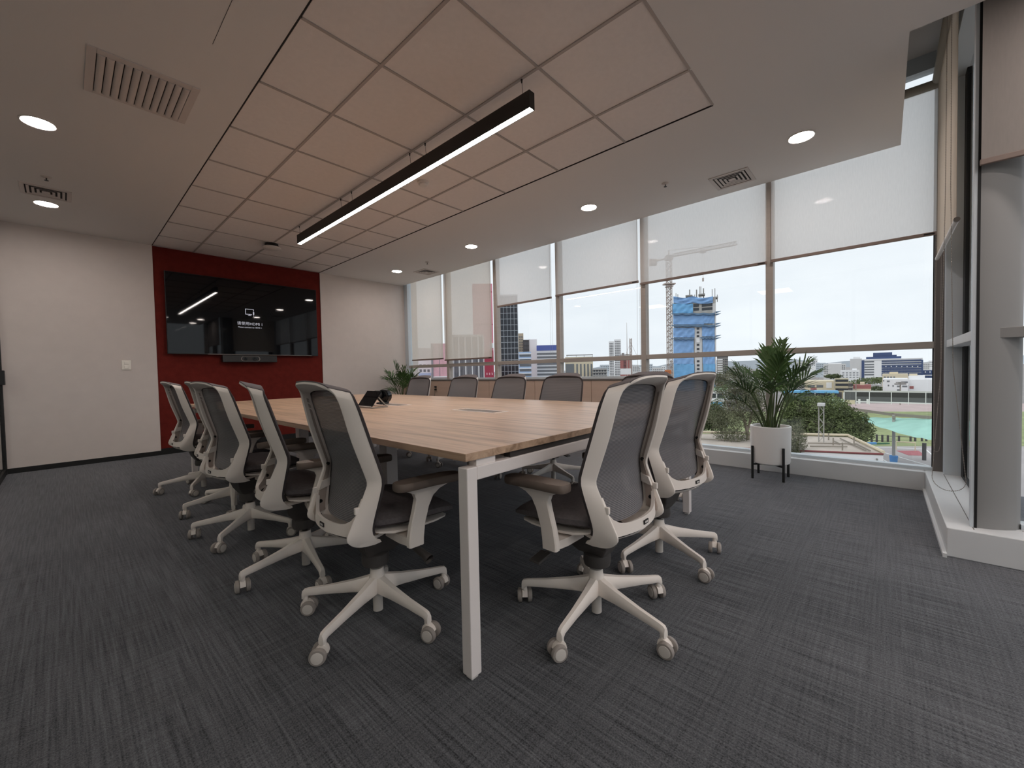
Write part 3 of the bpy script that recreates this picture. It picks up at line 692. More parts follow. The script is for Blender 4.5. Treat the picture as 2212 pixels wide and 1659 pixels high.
    MB().loft(rr).build('under_shell', 'chair_white', ch, smooth=50)
    # mesh back and its dark edge trim
    pts = [(f.z, f.x, f.y) for r, f in RIGHT if f.z >= .428]
    def edge(z):
        for a, b in zip(pts[:-1], pts[1:]):
            if a[0] <= z <= b[0]:
                t = (z-a[0])/max(1e-6, b[0]-a[0]); return a[1]+(b[1]-a[1])*t, a[2]+(b[2]-a[2])*t
        return (pts[-1][1], pts[-1][2]) if z > pts[-1][0] else (pts[0][1], pts[0][2])
    zs = [.432+(.90-.432)*i/22 for i in range(23)]+[.906, .911, .915, .9178]
    vs = []; fs = []; NX = 16
    for z in zs:
        w, y = edge(z); d = .022+.030*max(0, (.50-z)/.07 if z < .50 else 0)+.012*max(0, 1-abs(z-.6)/.15)
        if z > .86: d *= max(.15, (.93-z)/.07)
        for i in range(NX+1):
            u = -1+2*i/NX; vs.append((w*u*.985, y+.004-d*(1-u*u), z))
    for j in range(len(zs)-1):
        for i in range(NX): fs.append((j*(NX+1)+i, j*(NX+1)+i+1, (j+1)*(NX+1)+i+1, (j+1)*(NX+1)+i))
    MB().add(vs, fs).build('back_mesh', 'back_mesh', ch, smooth=60)
    rr = []
    pf = [p for p in FULL if p[1].z >= .40]
    for i, (r, f) in enumerate(pf):
        a = pf[max(i-1, 0)][1]; b = pf[min(i+1, len(pf)-1)][1]; tan = (b-a).normalized(); d = (f-r).normalized(); n = tan.cross(d).normalized()
        rr.append([f+n*.0065-d*.001, f+n*.0075+d*.006, f-n*.004+d*.008, f-n*.007-d*.001])
    MB().loft(rr).build('mesh_edge', 'mesh_edge', ch, smooth=50)
    # fabric folded back over the top rail
    rr = []
    for i, (r, f) in enumerate(FULL):
        if f.z < .897: continue
        a = FULL[max(i-1, 0)][1]; b = FULL[min(i+1, len(FULL)-1)][1]; tan = (b-a).normalized(); d = (f-r).normalized(); n = tan.cross(d).normalized()
        if n.z < 0 and abs(n.z) > .3: n = -n
        out_ = Vector((f.x, 0, (f.z-.80)*2)); n = n if n.dot(out_) > 0 else -n
        e_ = r-d*.002
        rr.append([f+n*.0072+d*.004, f+n*.0105+d*.002, e_+n*.0085, e_+n*.0045])
    MB().loft(rr).build('top_wrap', 'mesh_cover', ch, smooth=50)
    return ch
proto = make_chair()
G1, G2, G3 = 'swivel chairs on the table side opposite the windows', 'swivel chairs on the window side of the table', 'swivel chairs at the near table end'
def star(deg): return math.radians(deg)
CH_LIST = [
 (.831, 1.520, -92.3, 60, 'mesh swivel chair nearest the corner leg on the table side opposite the windows', G1),
 (.799, 2.170, -103.3, 46, 'edge-on mesh swivel chair, second from the corner leg opposite the windows', G1),
 (.761, 2.934, -82.2, 10, 'mesh swivel chair showing its whole back, third from the corner leg opposite the windows', G1),
 (.830, 3.600, -90.5, 40, 'mesh swivel chair mostly hidden behind its neighbour, fourth opposite the windows', G1),
 (.805, 4.445, -86.8, 28, 'mesh swivel chair closest to the red wall on the side opposite the windows', G1),
 (2.86, 4.33, 90.5, 20, 'mesh swivel chair beside the far corner palm on the window side', G2),
 (2.86, 3.475, 91.5, 50, 'mesh swivel chair second from the far palm on the window side', G2),
 (2.86, 2.785, 87.3, 5, 'mesh swivel chair third from the far palm on the window side', G2),
 (2.90, 2.165, 90.3, 33, 'mesh swivel chair fourth from the far palm on the window side', G2),
 (2.86, 1.345, 90.0, 15, 'mesh swivel chair on the window side, mostly hidden behind the end chair', G2),
 (1.392, .838, -.2, 43, 'mesh swivel chair at the table end right next to the corner leg', G3),
 (2.070, .866, -9.0, 26, 'mesh swivel chair at the table end on the potted palm side', G3)]
for i, (x, y, yaw, st, lab, grp) in enumerate(CH_LIST):
    c = proto if i == 0 else copy_tree(proto)
    c.location = (x, y, 0); c.rotation_euler = (0, 0, math.radians(yaw)); tag(c, lab, 'chair', grp)
    rot = math.radians(st-18-yaw); M = Matrix.Rotation(rot, 4, 'Z'); k = 0
    for o in c.children:
        if o.name.startswith('base'): o.rotation_euler = (0, 0, rot)
        if o.name.startswith('caster'):
            a = math.radians(18+72*k); p = M @ Vector((.295*math.cos(a), .295*math.sin(a), 0)); o.location = p
            o.rotation_euler = (0, 0, random.uniform(0, 6.28)); k += 1

# ------------------------------------------------------------------ potted palms
def frond(tip, base, droop, nleaf, ll, name, parent, seed):
    rnd = random.Random(seed); b = Vector(base); t = Vector(tip)
    mid = b.lerp(t, .55)+Vector((0, 0, droop)) - (t-b).cross(Vector((0, 0, 1)))*0
    hx = Vector((b.x, b.y, 0)).lerp(Vector((t.x, t.y, 0)), .38); mid.x, mid.y = hx.x, hx.y
    path = [((1-s)**2)*b+2*s*(1-s)*mid+s*s*t for s in [i/16 for i in range(17)]]
    st = MB(); st.tube(path, [.0075-.0062*i/16 for i in range(17)], 6)
    s_o = st.build(name, 'palm_stem', parent, smooth=50)
    lf = MB()
    for i in range(nleaf):
        s = .46+.54*i/(nleaf-1); k = min(15, int(s*16)); p = path[k].lerp(path[k+1], s*16-k) if k < 16 else path[16]
        tan = (path[min(k+1, 16)]-path[max(k-1, 0)]).normalized(); side = tan.cross(Vector((0, 0, 1))); 
        if side.length < .1: side = tan.cross(Vector((1, 0, 0)))
        side.normalize(); up = side.cross(tan).normalized()
        env = math.sin(math.pi*min(1, (s-.40)/.62*.9+.12))**.6
        for sg in (-1, 1):
            if i == nleaf-1 and sg > 0: pass
            fwd = .55+.75*(s-.46)/.54
            d = (side*sg*(.85-.45*(s-.46)/.54)+tan*(fwd+.15)+up*rnd.uniform(.05, .35)).normalized(); L_ = ll*env*rnd.uniform(.82, 1.1)
            w = .0078*(.7+.5*env); nrm = d.cross(up).normalized()
            ctr = [p, p+d*L_*.35+Vector((0, 0, .004)), p+d*L_*.72-Vector((0, 0, .008*rnd.random())), p+d*L_-Vector((0, 0, .03*rnd.uniform(.3, 1.5)))]
            ws = [.003, w, w*.8, .0006]; vs = []
            for c_, w_ in zip(ctr, ws): vs += [c_+nrm*w_, c_+up*w_*.35, c_-nrm*w_]
            fs = []
            for q in range(3):
                o = q*3; fs += [(o, o+1, o+4, o+3), (o+1, o+2, o+5, o+4)]
            lf.add(vs, fs)
    lf.build('leaflets', 'palm_green', s_o, smooth=60)
def palm(loc, rz, label):
    e = empty('potted_palm', loc, rz); tag(e, label, 'plant', 'potted palms')
    pr = [(0, .132), (.128, .132), (.142, .140), (.1475, .155), (.153, .44), (.154, .452), (.150, .457), (.140, .457), (.137, .452), (.134, .425), (0, .425)]
    pt = MB().lathe(pr, 48, cap=False).build('pot', 'pot_white', e, smooth=40)
    MB().lathe([(.1335, .424), (.09, .430), (.05, .437), (0, .440)], 24, cap=False).build('soil', 'soil', e, smooth=60)
    for k in range(4):
        a = math.radians(45+90*k); c, s = math.cos(a), math.sin(a)
        M = Matrix.Rotation(a, 4, 'Z')
        MB().box(.154, .169, -.0075, .0075, 0, .285, M).build('stand_leg', 'black_trim', e, bevel=.002)
    MB().box(-.16, .16, -.006, .006, .118, .131, Matrix.Rotation(math.radians(45), 4, 'Z')).build('stand_rail', 'black_trim', e)
    MB().box(-.16, .16, -.006, .006, .118, .1305, Matrix.Rotation(math.radians(135), 4, 'Z')).build('stand_rail', 'black_trim', e)
    FR = [((.14, .76), .05, .10), ((.03, .70), .10, .10), ((-.36, .49), .05, .22), ((-.40, .36), -.05, .26), ((-.44, .24), .02, .22), ((.36, .58), .0, .16), ((.43, .46), .05, .20), ((.31, .23), .05, .2),
          ((-.05, .60), -.26, .2), ((.10, .50), -.28, .22), ((-.12, .36), -.30, .26), ((.14, .33), -.22, .24), ((-.20, .56), .20, .12), ((.20, .56), .18, .14), ((.02, .46), .30, .2), ((-.02, .66), -.06, .1)]
    for i, ((r, u), d, dr) in enumerate(FR):
        tip = ER*r+EF*d+Vector((0, 0, .43+u)); a = random.uniform(0, 6.28)
        bs = Vector((.05*math.copysign(1, r)*min(1, abs(r)*3)*ER.x+.02*math.cos(a), .05*math.copysign(1, r)*min(1, abs(r)*3)*ER.y+.02*math.sin(a), .43))
        frond(tip, bs, dr, 12, .185+.035*random.random(), 'frond', e, 100+i)
    return e
palm((4.13, .728, 0), 0, 'potted palm in a white pot on black legs, in front of the low window sill')
p2 = palm((4.02, 6.28, 0), math.radians(150), 'potted palm in the far corner by the white wall, behind the window-side chairs')

# ------------------------------------------------------------------ the city outside
GZ = -9.0
mat('ground_grey', '8f8a88', .95, noise=((.15, .15, .15), .12))
mat('track', 'b9a6a4', .95, noise=((.3, .3, .3), .08)); mat('lawn', '8f996b', .95, noise=((.5, .5, .5), .25)); mat('court', 'a8a2a2', .9, noise=((.4, .4, .4), .08))
mat('court_red', 'a8646a', .9); mat('court_blue', '6f8fc4', .9); mat('line_white', 'e6e6e6', .8)
mat('white_wall', 'e2e2e4', .85); mat('pale_wall', 'c9c8c8', .9); mat('beige_wall', 'b9ac97', .9); mat('olive_wall', 'a59c80', .9); mat('cream_wall', 'd2c6ae', .9)
mat('grey_wall', '8c8a88', .9); mat('dark_wall', '4c4a4c', .85); mat('window_dark', '30343c', .25); mat('window_grey', '6b6f74', .3)
mat('tower_glass', '1d222c', .12); mat('grid_white', 'b4bac2', .6)
mat('pink', 'd98a9c', .85); mat('pink_light', 'dba9b4', .85); mat('crimson', 'a03a4e', .85); mat('fin_grey', '83828a', .8)
mat('blue_band', '4a5fa8', .7); mat('blue_pale', 'a9bedd', .7); mat('navy', '33466f', .5)
mat('net_blue', '7ea5d4', .8, noise=((.35, .35, .5), .14)); mat('net_blue2', '6fa8d6', .8, noise=((.35, .35, .5), .12)); mat('net_shade', '5a7590', .85, noise=((.5, .5, .5), .2))
mat('concrete', 'a9a6a2', .9, noise=((.6, .6, .6), .12)); mat('brick_red', '9f6664', .9); mat('orange', 'c47a48', .8); mat('crane', 'ada09a', .7)
mat('roof_tar', 'b9aea4', .95, noise=((.5, .9, 1), .14)); mat('maroon', '7a3f40', .8); mat('pipe', '8b8378', .7)
mat('sail', '9cc9bc', .85, noise=((.6, .6, .6), .1)); mat('canopy_blue', '6aa9d2', .8); mat('mint', 'b9d6b6', .9); mat('fence_dark', '3b3b3c', .9); mat('fence_mesh', '5f6063', .9)
mat('seg_green', '3f6e55', .8); mat('seg_red', '7c2f30', .8); mat('seg_yellow', 'c9a24a', .8); mat('seg_blue', '5f93cc', .8)
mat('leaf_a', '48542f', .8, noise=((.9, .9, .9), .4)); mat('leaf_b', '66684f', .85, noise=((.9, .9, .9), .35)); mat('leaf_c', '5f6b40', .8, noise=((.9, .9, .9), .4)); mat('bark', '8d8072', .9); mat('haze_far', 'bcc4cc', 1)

g_ = MB(); g_.box(-2000, 3500, -2600, 2600, GZ-.5, GZ); tag(g_.build('ground', 'ground_grey'), kind='structure')
g_ = MB(); g_.box(-12, 4.75, -.46, 30, GZ-.5, -.15); g_.box(-12, 3.25, -2.8, -.46, GZ-.5, -.15); struct(g_.build('wall_facade', 'grey_wall'))
def flat(name, m, pts, z, label=None):
    n = len(pts); vs = [Vector((p.x, p.y, z)) for p in pts]+[Vector((p.x, p.y, z-.05)) for p in pts]
    o = MB().add(vs, [tuple(range(n)), tuple(range(2*n-1, n-1, -1))]+[(i, n+i, n+(i+1) % n, (i+1) % n) for i in range(n)]).build(name, m); struct(o); return o
def gq(px0, px1, py0, py1): return [atz(px0, py1, GZ), atz(px1, py1, GZ), atz(px1, py0, GZ), atz(px0, py0, GZ)]
flat('ground_track', 'track', gq(1640, 2400, 872, 891), GZ+.06); flat('ground_lawn', 'lawn', gq(1500, 2400, 890, 968), GZ+.09)
flat('ground_court', 'court', gq(1850, 2450, 966, 1080), GZ+.12)
flat('ground_court_red', 'court_red', [atz(1936, 976, GZ), atz(1962, 986, GZ), atz(2000, 987, GZ), atz(1984, 976, GZ)], GZ+.14)
flat('ground_court_blue', 'court_blue', [atz(1900, 996, GZ), atz(1928, 1006, GZ), atz(1900, 1030, GZ), atz(1870, 1010, GZ)], GZ+.14)
for a, b in (((1895, 976), (2060, 1025)), ((1906, 995), (1934, 1010)), ((1996, 970), (2030, 1000)), ((1880, 968), (2080, 975))):
    p, q = atz(*a, GZ), atz(*b, GZ); d = (q-p).normalized(); n = Vector((-d.y, d.x, 0))*.06
    flat('ground_marking', 'line_white', [p-n, q-n, q+n, p+n], GZ+.15)

class Bld:
    def __init__(s, name, label, cat, pxa, pxb, pyt, d, depth, m, group=None, wall='walls', pyb=None, yaw=0):
        s.d = d; r_ = ray((pxa+pxb)/2, 800); s.n = Vector((r_.x, r_.y, 0)).normalized(); s.s = Vector((s.n.y, -s.n.x, 0))
        c = s.P((pxa+pxb)/2, 800); s.o = Vector((c.x, c.y, GZ)); s.e = empty(name, s.o, math.atan2(s.s.y, s.s.x)); tag(s.e, label, cat, group)
        s.x0, s.x1 = s.X(pxa), s.X(pxb); s.zt = s.Z((pxa+pxb)/2, pyt)
        zb = 0 if pyb is None else s.Z((pxa+pxb)/2, pyb)
        s.w = MB().box(s.x0, s.x1, 0, depth, zb, s.zt).build(wall, m, s.e); s.depth = depth; s.u = (s.P((pxa+pxb)/2+1, 800)-c).length
    def P(s, px, py): r_ = ray(px, py); return r_*(s.d/r_.dot(s.n))+Vector((0, 0, H))      # point seen at a pixel on the facade plane
    def X(s, px, py=800): return (s.P(px, py)-s.o).dot(s.s)
    def Z(s, px, py): return s.P(px, py).z-GZ
    def r(s, pa, pb, ya, yb, pr=.6):                     # facade rectangle -> box proud of the wall by pr pixels
        pm = (pa+pb)/2; return (s.X(pa), s.X(pb), -pr*s.u, .02*s.u, s.Z(pm, yb), s.Z(pm, ya))
    def part(s, name, m, *rects, pr=.6, parent=None, kind=None):
        mb = MB()
        for q in rects: mb.box(*s.r(*q, pr=pr))
        return tag(mb.build(name, m, parent or s.e), kind=kind)
    def bands(s, name, m, pa, pb, ys, h, pr=.6):
        for y in ys: s.part(name, m, (pa, pb, y, y+h), pr=pr)
    def block(s, name, m, pa, pb, pyt, y0, y1, pyb=None):
        pm = (pa+pb)/2; return MB().box(s.X(pa), s.X(pb), y0, y1, 0 if pyb is None else s.Z(pm, pyb), s.Z(pm, pyt)).build(name, m, s.e)
    def grid(s, m, pa, pb, ya, yb, nx, ny, fx=.6, fy=.55, pr=.4, name='windows'):
        mb = MB(); w = (pb-pa)/nx; hh_ = (yb-ya)/ny
        for i in range(nx):
            for j in range(ny):
                x = pa+w*(i+.5); y = ya+hh_*(j+.5); mb.box(*s.r(x-w*fx/2, x+w*fx/2, y-hh_*fy/2, y+hh_*fy/2, pr=pr))
        return tag(mb.build(name, m, s.e), kind='stuff')
GB = 'city buildings beyond the windows'
# gridded glass tower with its individual panes
b = Bld('glass_tower', 'dark glass tower with a pale square grid', 'building', 1074, 1121, 636, 84, 18, 'grid_white')
xs = [1075+7.55*i for i in range(7)]; ys = [639+12.6*j for j in range(17)]
pm_ = MB().box(*b.r(xs[0]+.5, xs[1]-.5, ys[0]+.6, ys[1]-.6, pr=.35)).build('pane', 'tower_glass', b.e)
x00, z00 = b.X(xs[0]), b.Z(1098, ys[0])
for j in range(16):
    for i in range(6):
        if i or j:
            o = pm_.copy(); COL.objects.link(o); o.location = (b.X(xs[i])-x00, 0, b.Z(1098, ys[j])-z00)
b = Bld('red_tower', 'tall pink red tower seen through a blind and the gap beside it', 'building', 1024, 1067, 613, 118, 12, 'pink')
b.bands('stripe', 'crimson', 1024, 1067, [630, 700], 1.5); b.part('sign_box', 'white_wall', (1058, 1067, 741, 752), pr=2)
b = Bld('finned_building', 'low grey building with white vertical fins beneath a long blind', 'building', 967, 1045, 723, 74, 12, 'fin_grey')
for px in (968, 978, 991, 1005, 1019, 1033, 1044.5): b.part('fin', 'white_wall', (px, px+2.4, 728, 822), pr=2.2)
for px in range(981, 1044, 3):
    if (px-978) % 14 > 3: b.part('glazing_bar', 'window_dark', (px, px+.9, 735, 822), pr=.5)
b.part('cornice', 'pale_wall', (967, 1046, 723, 728), pr=2)
b = Bld('crimson_block', 'crimson block joined to the finned building', 'building', 1047, 1067, 757, 73.5, 10, 'crimson')
b.grid('pink_light', 1049, 1066, 800, 815, 3, 1, .4, .3, name='lamps')
b = Bld('pink_building', 'light pink building with a seam and two low windows', 'building', 934, 967, 742, 72, 10, 'pink_light')
b.part('seam', 'fin_grey', (949.5, 950.5, 745, 822)); b.part('downpipe', 'fin_grey', (932, 936, 742, 822), pr=2)
b.bands('window', 'window_dark', 938, 948, [816], 3); b.bands('window', 'window_dark', 952, 963, [816], 3); b.part('ledge', 'white_wall', (934, 967, 813, 815), pr=1.5)
b = Bld('white_house', 'white house with a glazed balcony at the far end of the windows', 'building', 884, 933, 752, 80, 10, 'white_wall')
b.part('balcony', 'blue_pale', (893, 931, 806, 812), pr=3); b.grid('window_grey', 896, 930, 785, 806, 4, 2); b.part('awning', 'mint', (917, 931, 808, 816), pr=2)
b = Bld('slab_tower', 'narrow beige slab tower behind the glass tower', 'building', 1121, 1132, 720, 155, 14, 'beige_wall'); b.grid('window_grey', 1122, 1131, 725, 765, 2, 7)
b = Bld('brown_block', 'dark brown block between a beige slab and a white slab', 'building', 1131, 1146, 734, 150, 14, 'dark_wall'); b.grid('window_grey', 1132, 1144, 738, 765, 4, 3, .3, .7)
b = Bld('blank_slab', 'blank white slab building', 'building', 1144, 1161, 733, 140, 16, 'white_wall')
b.part('edge', 'pale_wall', (1144, 1145.5, 733, 825))
b = Bld('striped_offices', 'small pale blue striped office block beside the glass tower', 'building', 1121, 1148, 760, 118, 8, 'blue_pale')
for y in (766, 776.5, 787, 797.5, 808): b.part('window_band', 'window_grey', (1123, 1147.5, y, y+4.5)); b.part('sill_band', 'white_wall', (1121, 1148, y-2.5, y-.5), pr=1.6)
b = Bld('blue_capped_offices', 'white striped office block with a blue parapet', 'building', 1160, 1203, 745, 128, 16, 'white_wall')
b.part('parapet', 'blue_band', (1160, 1203, 746, 757), pr=1)
for y in (762, 769.5, 784, 791.5, 799, 806.5, 814): b.part('window_band', 'window_grey', (1160.5, 1203, y, y+4.2))
b = Bld('pilaster_building', 'beige building with tall dark window strips and a flat roof frame', 'building', 1221, 1281, 771, 205, 25, 'cream_wall')
for px in (1245, 1253, 1261, 1268.5, 1276): b.part('window_strip', 'window_grey', (px, px+3.4, 786, 830))
b.part('dark_block', 'window_grey', (1222, 1240, 786, 830), pr=1.5); b.part('roof_frame', 'grey_wall', (1224, 1281, 766, 768), pr=3)
for px in (1225, 1245, 1262, 1280): b.part('roof_post', 'grey_wall', (px, px+.7, 767, 772))
b = Bld('terrace_flats', 'low grey flats with stepped terraces', 'building', 1280, 1311, 796, 190, 20, 'grey_wall')
b.grid('window_dark', 1281, 1310, 798, 824, 5, 4); b.bands('slab_edge', 'pale_wall', 1280, 1312, [797, 803, 809.5, 816], 1.3, pr=1.4)
for (xa, xb, yt) in ((1316, 1327, 737), (1327.5, 1342, 733)):
    b = Bld('apartment_tower', 'slim white apartment tower, '+('shorter half of the pair' if yt == 737 else 'taller half of the pair'), 'building', xa, xb, yt, 360, 14, 'white_wall', 'pair of slim white towers')
    b.grid('window_dark', xa+1, xb-1, yt+3, 815, 3 if xb-xa < 12 else 5, 21, .62, .5)
b = Bld('red_brick_building', 'red brown building with a dark central window strip', 'building', 1340, 1364, 768, 270, 20, 'brick_red')
b.grid('window_dark', 1347, 1352, 772, 800, 2, 9, .8, .6); b.block('roof_house', 'grey_wall', 1343, 1349, 762, 4, 10); b.part('rail', 'grey_wall', (1340, 1364, 765.5, 767.5), pr=.3)
ms = empty('radio_mast', at(1355, 800, 248)*1); ms.location.z = GZ; tag(ms, 'thin radio mast beside the lattice mast', 'mast')
MB().tube([(0, 0, 0), (0, 0, at(1355, 697, 248).z-GZ)], [.35, .08], 6).build('pole', 'crane', ms)
MB().tube([(-1.5, 0, at(1355, 765, 248).z-GZ), (1.5, 0, at(1355, 765, 248).z-GZ)], .2, 5).build('arm', 'crane', ms)
def lattice(mb, x, y, z0, z1, w, nz, r, taper=1.0):
    for sx in (-1, 1):
        for sy in (-1, 1): mb.tube([(x+sx*w, y+sy*w, z0), (x+sx*w*taper, y+sy*w*taper, z1)], r, 4)
    for k in range(nz):
        za = z0+(z1-z0)*k/nz; zb = z0+(z1-z0)*(k+1)/nz; wa = w*(1+(taper-1)*k/nz); wb_ = w*(1+(taper-1)*(k+1)/nz); s = 1 if k % 2 else -1
        for sy in (-1, 1): mb.tube([(x-s*wa, y+sy*wa, za), (x+s*wb_, y+sy*wb_, zb)], r*.7, 4); mb.tube([(x-wa, y+sy*wa, za), (x+wa, y+sy*wa, za)], r*.6, 4)
        for sx in (-1, 1): mb.tube([(x+sx*wa, y-s*wa, za), (x+sx*wb_, y+s*wb_, zb)], r*.7, 4)
ms = empty('lattice_mast', at(1363, 800, 244)*1, math.atan2(ER.y, ER.x)); ms.location.z = GZ; tag(ms, 'lattice antenna mast over the red brown building', 'mast')
mb = MB(); lattice(mb, 0, 0, 0, at(1363, 731, 244).z-GZ, .5, 16, .13); mb.build('lattice', 'crane', ms)
for px in (1350, 1377): p = at(px, 800, 244)-ms.location; MB().tube([(0, 0, at(1363, 740, 244).z-GZ), ((p.dot(ER)), 0, at(1363, 770, 244).z-GZ)], .06, 4).build('guy_wire', 'crane', ms)
b = Bld('blank_hoarding', 'blank white hoarding in front of the red brown building', 'hoarding', 1340, 1363, 796, 175, .5, 'white_wall', wall='board', pyb=809); b.block('leg', 'crane', 1350, 1351, 809, .1, .4)
b = Bld('orange_container', 'orange box building at the foot of the crane', 'building', 1436, 1450, 799, 186, 6, 'orange'); b.part('base', 'grey_wall', (1436, 1450, 808, 814)); b.grid('seg_red', 1437, 1449, 800, 807, 3, 1, .3, .7)
# far low city, hazy
LABS = ['pale hazy block beside the white hoarding', 'lower white hazy block second from the hoarding', 'grey hazy block midway between hoarding and crane', 'wide pale hazy block just before the crane', 'small white hazy block touching the crane mast', 'hazy grey block left of the twin apartment towers', 'pale hazy block peeping out beside the blue netted tower', 'white hazy block behind the eucalyptus crown', 'tall hazy block directly behind the palm fronds', 'wide pale hazy block beside the palm fronds', 'white hazy block behind the grey gabled flats', 'low hazy block touching the grey gabled flats', 'pale hazy block beyond the stepped navy offices', 'hazy block farthest along, above the navy wing', 'white hazy block behind the pilastered beige building']
def far_block(xa, xb, yt, d, m, label):
    b = Bld('distant_block', label, 'building', xa, xb, yt, d, 18, m, 'distant hazy city blocks'); b.grid('window_grey', xa+1, xb-1, yt+2, yt+14, max(2, int((xb-xa)/4)), 3, .5, .45, .3)
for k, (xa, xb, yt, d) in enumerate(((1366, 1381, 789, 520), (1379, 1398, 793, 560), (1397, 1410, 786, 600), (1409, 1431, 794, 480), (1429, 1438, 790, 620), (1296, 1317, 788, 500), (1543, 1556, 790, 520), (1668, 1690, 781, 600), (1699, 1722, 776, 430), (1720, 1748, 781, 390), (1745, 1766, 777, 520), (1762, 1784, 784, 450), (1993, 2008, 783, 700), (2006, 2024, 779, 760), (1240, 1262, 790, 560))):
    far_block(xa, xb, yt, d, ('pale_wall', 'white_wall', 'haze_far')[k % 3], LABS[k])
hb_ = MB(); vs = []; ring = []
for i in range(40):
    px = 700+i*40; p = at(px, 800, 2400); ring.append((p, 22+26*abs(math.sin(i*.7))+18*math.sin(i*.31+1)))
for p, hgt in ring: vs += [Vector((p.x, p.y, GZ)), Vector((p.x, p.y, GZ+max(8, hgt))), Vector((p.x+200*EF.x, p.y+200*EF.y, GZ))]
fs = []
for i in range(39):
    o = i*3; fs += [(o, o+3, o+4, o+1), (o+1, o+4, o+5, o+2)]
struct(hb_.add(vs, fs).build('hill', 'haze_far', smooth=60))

# tower under construction, wrapped in blue netting
b = Bld('tower_under_construction', 'concrete tower under construction wrapped in blue netting', 'building', 1456, 1547, 645, 200, 16, 'concrete')
def net(name, m, pa, pb, ya, yb, sag=0, pr=2.5, wav=.8, parent=None):
    vs = []; fs = []; nx, ny = 16, 6
    for j in range(ny+1):
        for i in range(nx+1):
            s = i/nx; px = pa+(pb-pa)*s; y = ya+(yb-ya)*j/ny
            y += sag*math.sin(math.pi*((s*2) % 1 if abs(sag) > 3 else s))*(1-.3*j/ny)
            dd = -(pr+wav*math.sin(s*19+j*1.3+ya)+wav*.6*math.sin(j*2+s*7))*b.u
            vs.append((b.X(px), dd, b.Z(px, y)))
    for j in range(ny):
        for i in range(nx): k = j*(nx+1)+i; fs.append((k, k+nx+1, k+nx+2, k+1))
    return MB().add(vs, fs).build(name, m, parent or b.e, smooth=60)
net('net_panel', 'net_blue', 1456, 1541, 640, 654, 3.6, wav=1.6); net('net_panel', 'net_blue2', 1454, 1498, 656, 677, 0, wav=1.2)
net('net_panel', 'net_blue', 1455, 1521, 680, 701); net('net_panel', 'net_blue', 1520, 1544, 678, 699)
net('net_panel', 'net_blue', 1455, 1501, 708, 729, wav=1.3); net('net_panel', 'net_blue', 1517, 1544, 704, 727)
net('net_panel', 'net_blue', 1455, 1499, 734, 762); net('net_panel', 'net_blue', 1518, 1544, 732, 760)
net('net_panel', 'net_blue', 1455, 1499, 762, 786); net('net_panel', 'net_blue', 1518, 1544, 760, 786)
net('net_panel', 'net_blue2', 1456, 1500, 786, 850); net('net_panel', 'net_blue2', 1519, 1545, 786, 850)
def shelf(pa, pb, y, tip):
    mb = MB(); rings = []
    for i in range(15):
        px = pa+(pb-pa)*i/14; z = b.Z(px, y+.8*math.sin(i*1.7)); t = 5.0*b.u; o = -2.5*b.u
        rings.append([Vector((b.X(px), o, z+1.0*b.u)), Vector((b.X(px), o-t, z+1.8*b.u)), Vector((b.X(px), o-t, z-2.2*b.u)), Vector((b.X(px), o, z-3.2*b.u))])
    mb.loft(rings)
    if tip:
        for dy in (0, 5): z = b.Z(pb, y-3+dy); mb.loft([[Vector((b.X(pb), -2*b.u, z+2.5*b.u)), Vector((b.X(pb), 4*b.u, z+2.5*b.u)), Vector((b.X(pb), 4*b.u, z-2*b.u)), Vector((b.X(pb), -2*b.u, z-2*b.u))], [Vector((b.X(pb+13), -2*b.u, z+3.0*b.u)), Vector((b.X(pb+13), 2*b.u, z+3.2*b.u)), Vector((b.X(pb+13), 2*b.u, z+2.6*b.u)), Vector((b.X(pb+13), -2*b.u, z+2.4*b.u))]])
    z = b.Z(pa, y); mb.loft([[Vector((b.X(pa), -7*b.u, z+1.5*b.u)), Vector((b.X(pa), -7*b.u, z-2*b.u)), Vector((b.X(pa), -2.5*b.u, z-2*b.u))], [Vector((b.X(pa-6), -4*b.u, z+1.5*b.u)), Vector((b.X(pa-6), -4*b.u, z+1*b.u)), Vector((b.X(pa-6), -3*b.u, z+1*b.u))]])
    mb.build('net_shelf', 'net_shade', b.e)
shelf(1457, 1545, 678.5, 1); shelf(1457, 1545, 704, 1); shelf(1457, 1500, 732, 0); shelf(1517, 1545, 730, 1)
for ya, yb in ((656, 663), (665, 671)): b.part('opening', 'window_dark', (1499, 1511, ya, yb), pr=.4); b.part('opening', 'window_dark', (1517, 1540, ya-1, yb-1), pr=.4)
b.part('core_strip', 'pale_wall', (1501, 1517, 703, 850), pr=1.2)
for y in (708, 716, 724, 743, 752, 760, 778, 787, 795, 803): b.part('opening', 'window_dark', (1505.5, 1511, y, y+4.2), pr=1.8)
b.part('hoist_panel', 'white_wall', (1504.5, 1512, 731, 740), pr=2.2); b.part('corner_column', 'pale_wall', (1540, 1547, 655, 850), pr=.8); b.part('drop_pipe', 'white_wall', (1545.5, 1547.5, 672, 850), pr=2)
mb = MB()
for px, y in ((1461, 631), (1465, 633), (1483, 640), (1491, 623), (1498, 636), (1502, 634), (1506, 623), (1513, 616), (1515.5, 616), (1521, 620), (1540, 622), (1546, 620), (1551, 634)): mb.tube([(b.X(px), 3, b.Z(px, 650)), (b.X(px), 3, b.Z(px, y))], .13 if px not in (1491, 1506, 1521) else .24, 4)
for pa, pb, y in ((1482, 1497, 637), (1510, 1524, 634), (1536, 1552, 641)): mb.box(b.X(pa), b.X(pb), 1, 5, b.Z(pa, y+3), b.Z(pa, y))
tag(mb.build('scaffold_poles', 'grey_wall', b.e), kind='stuff')

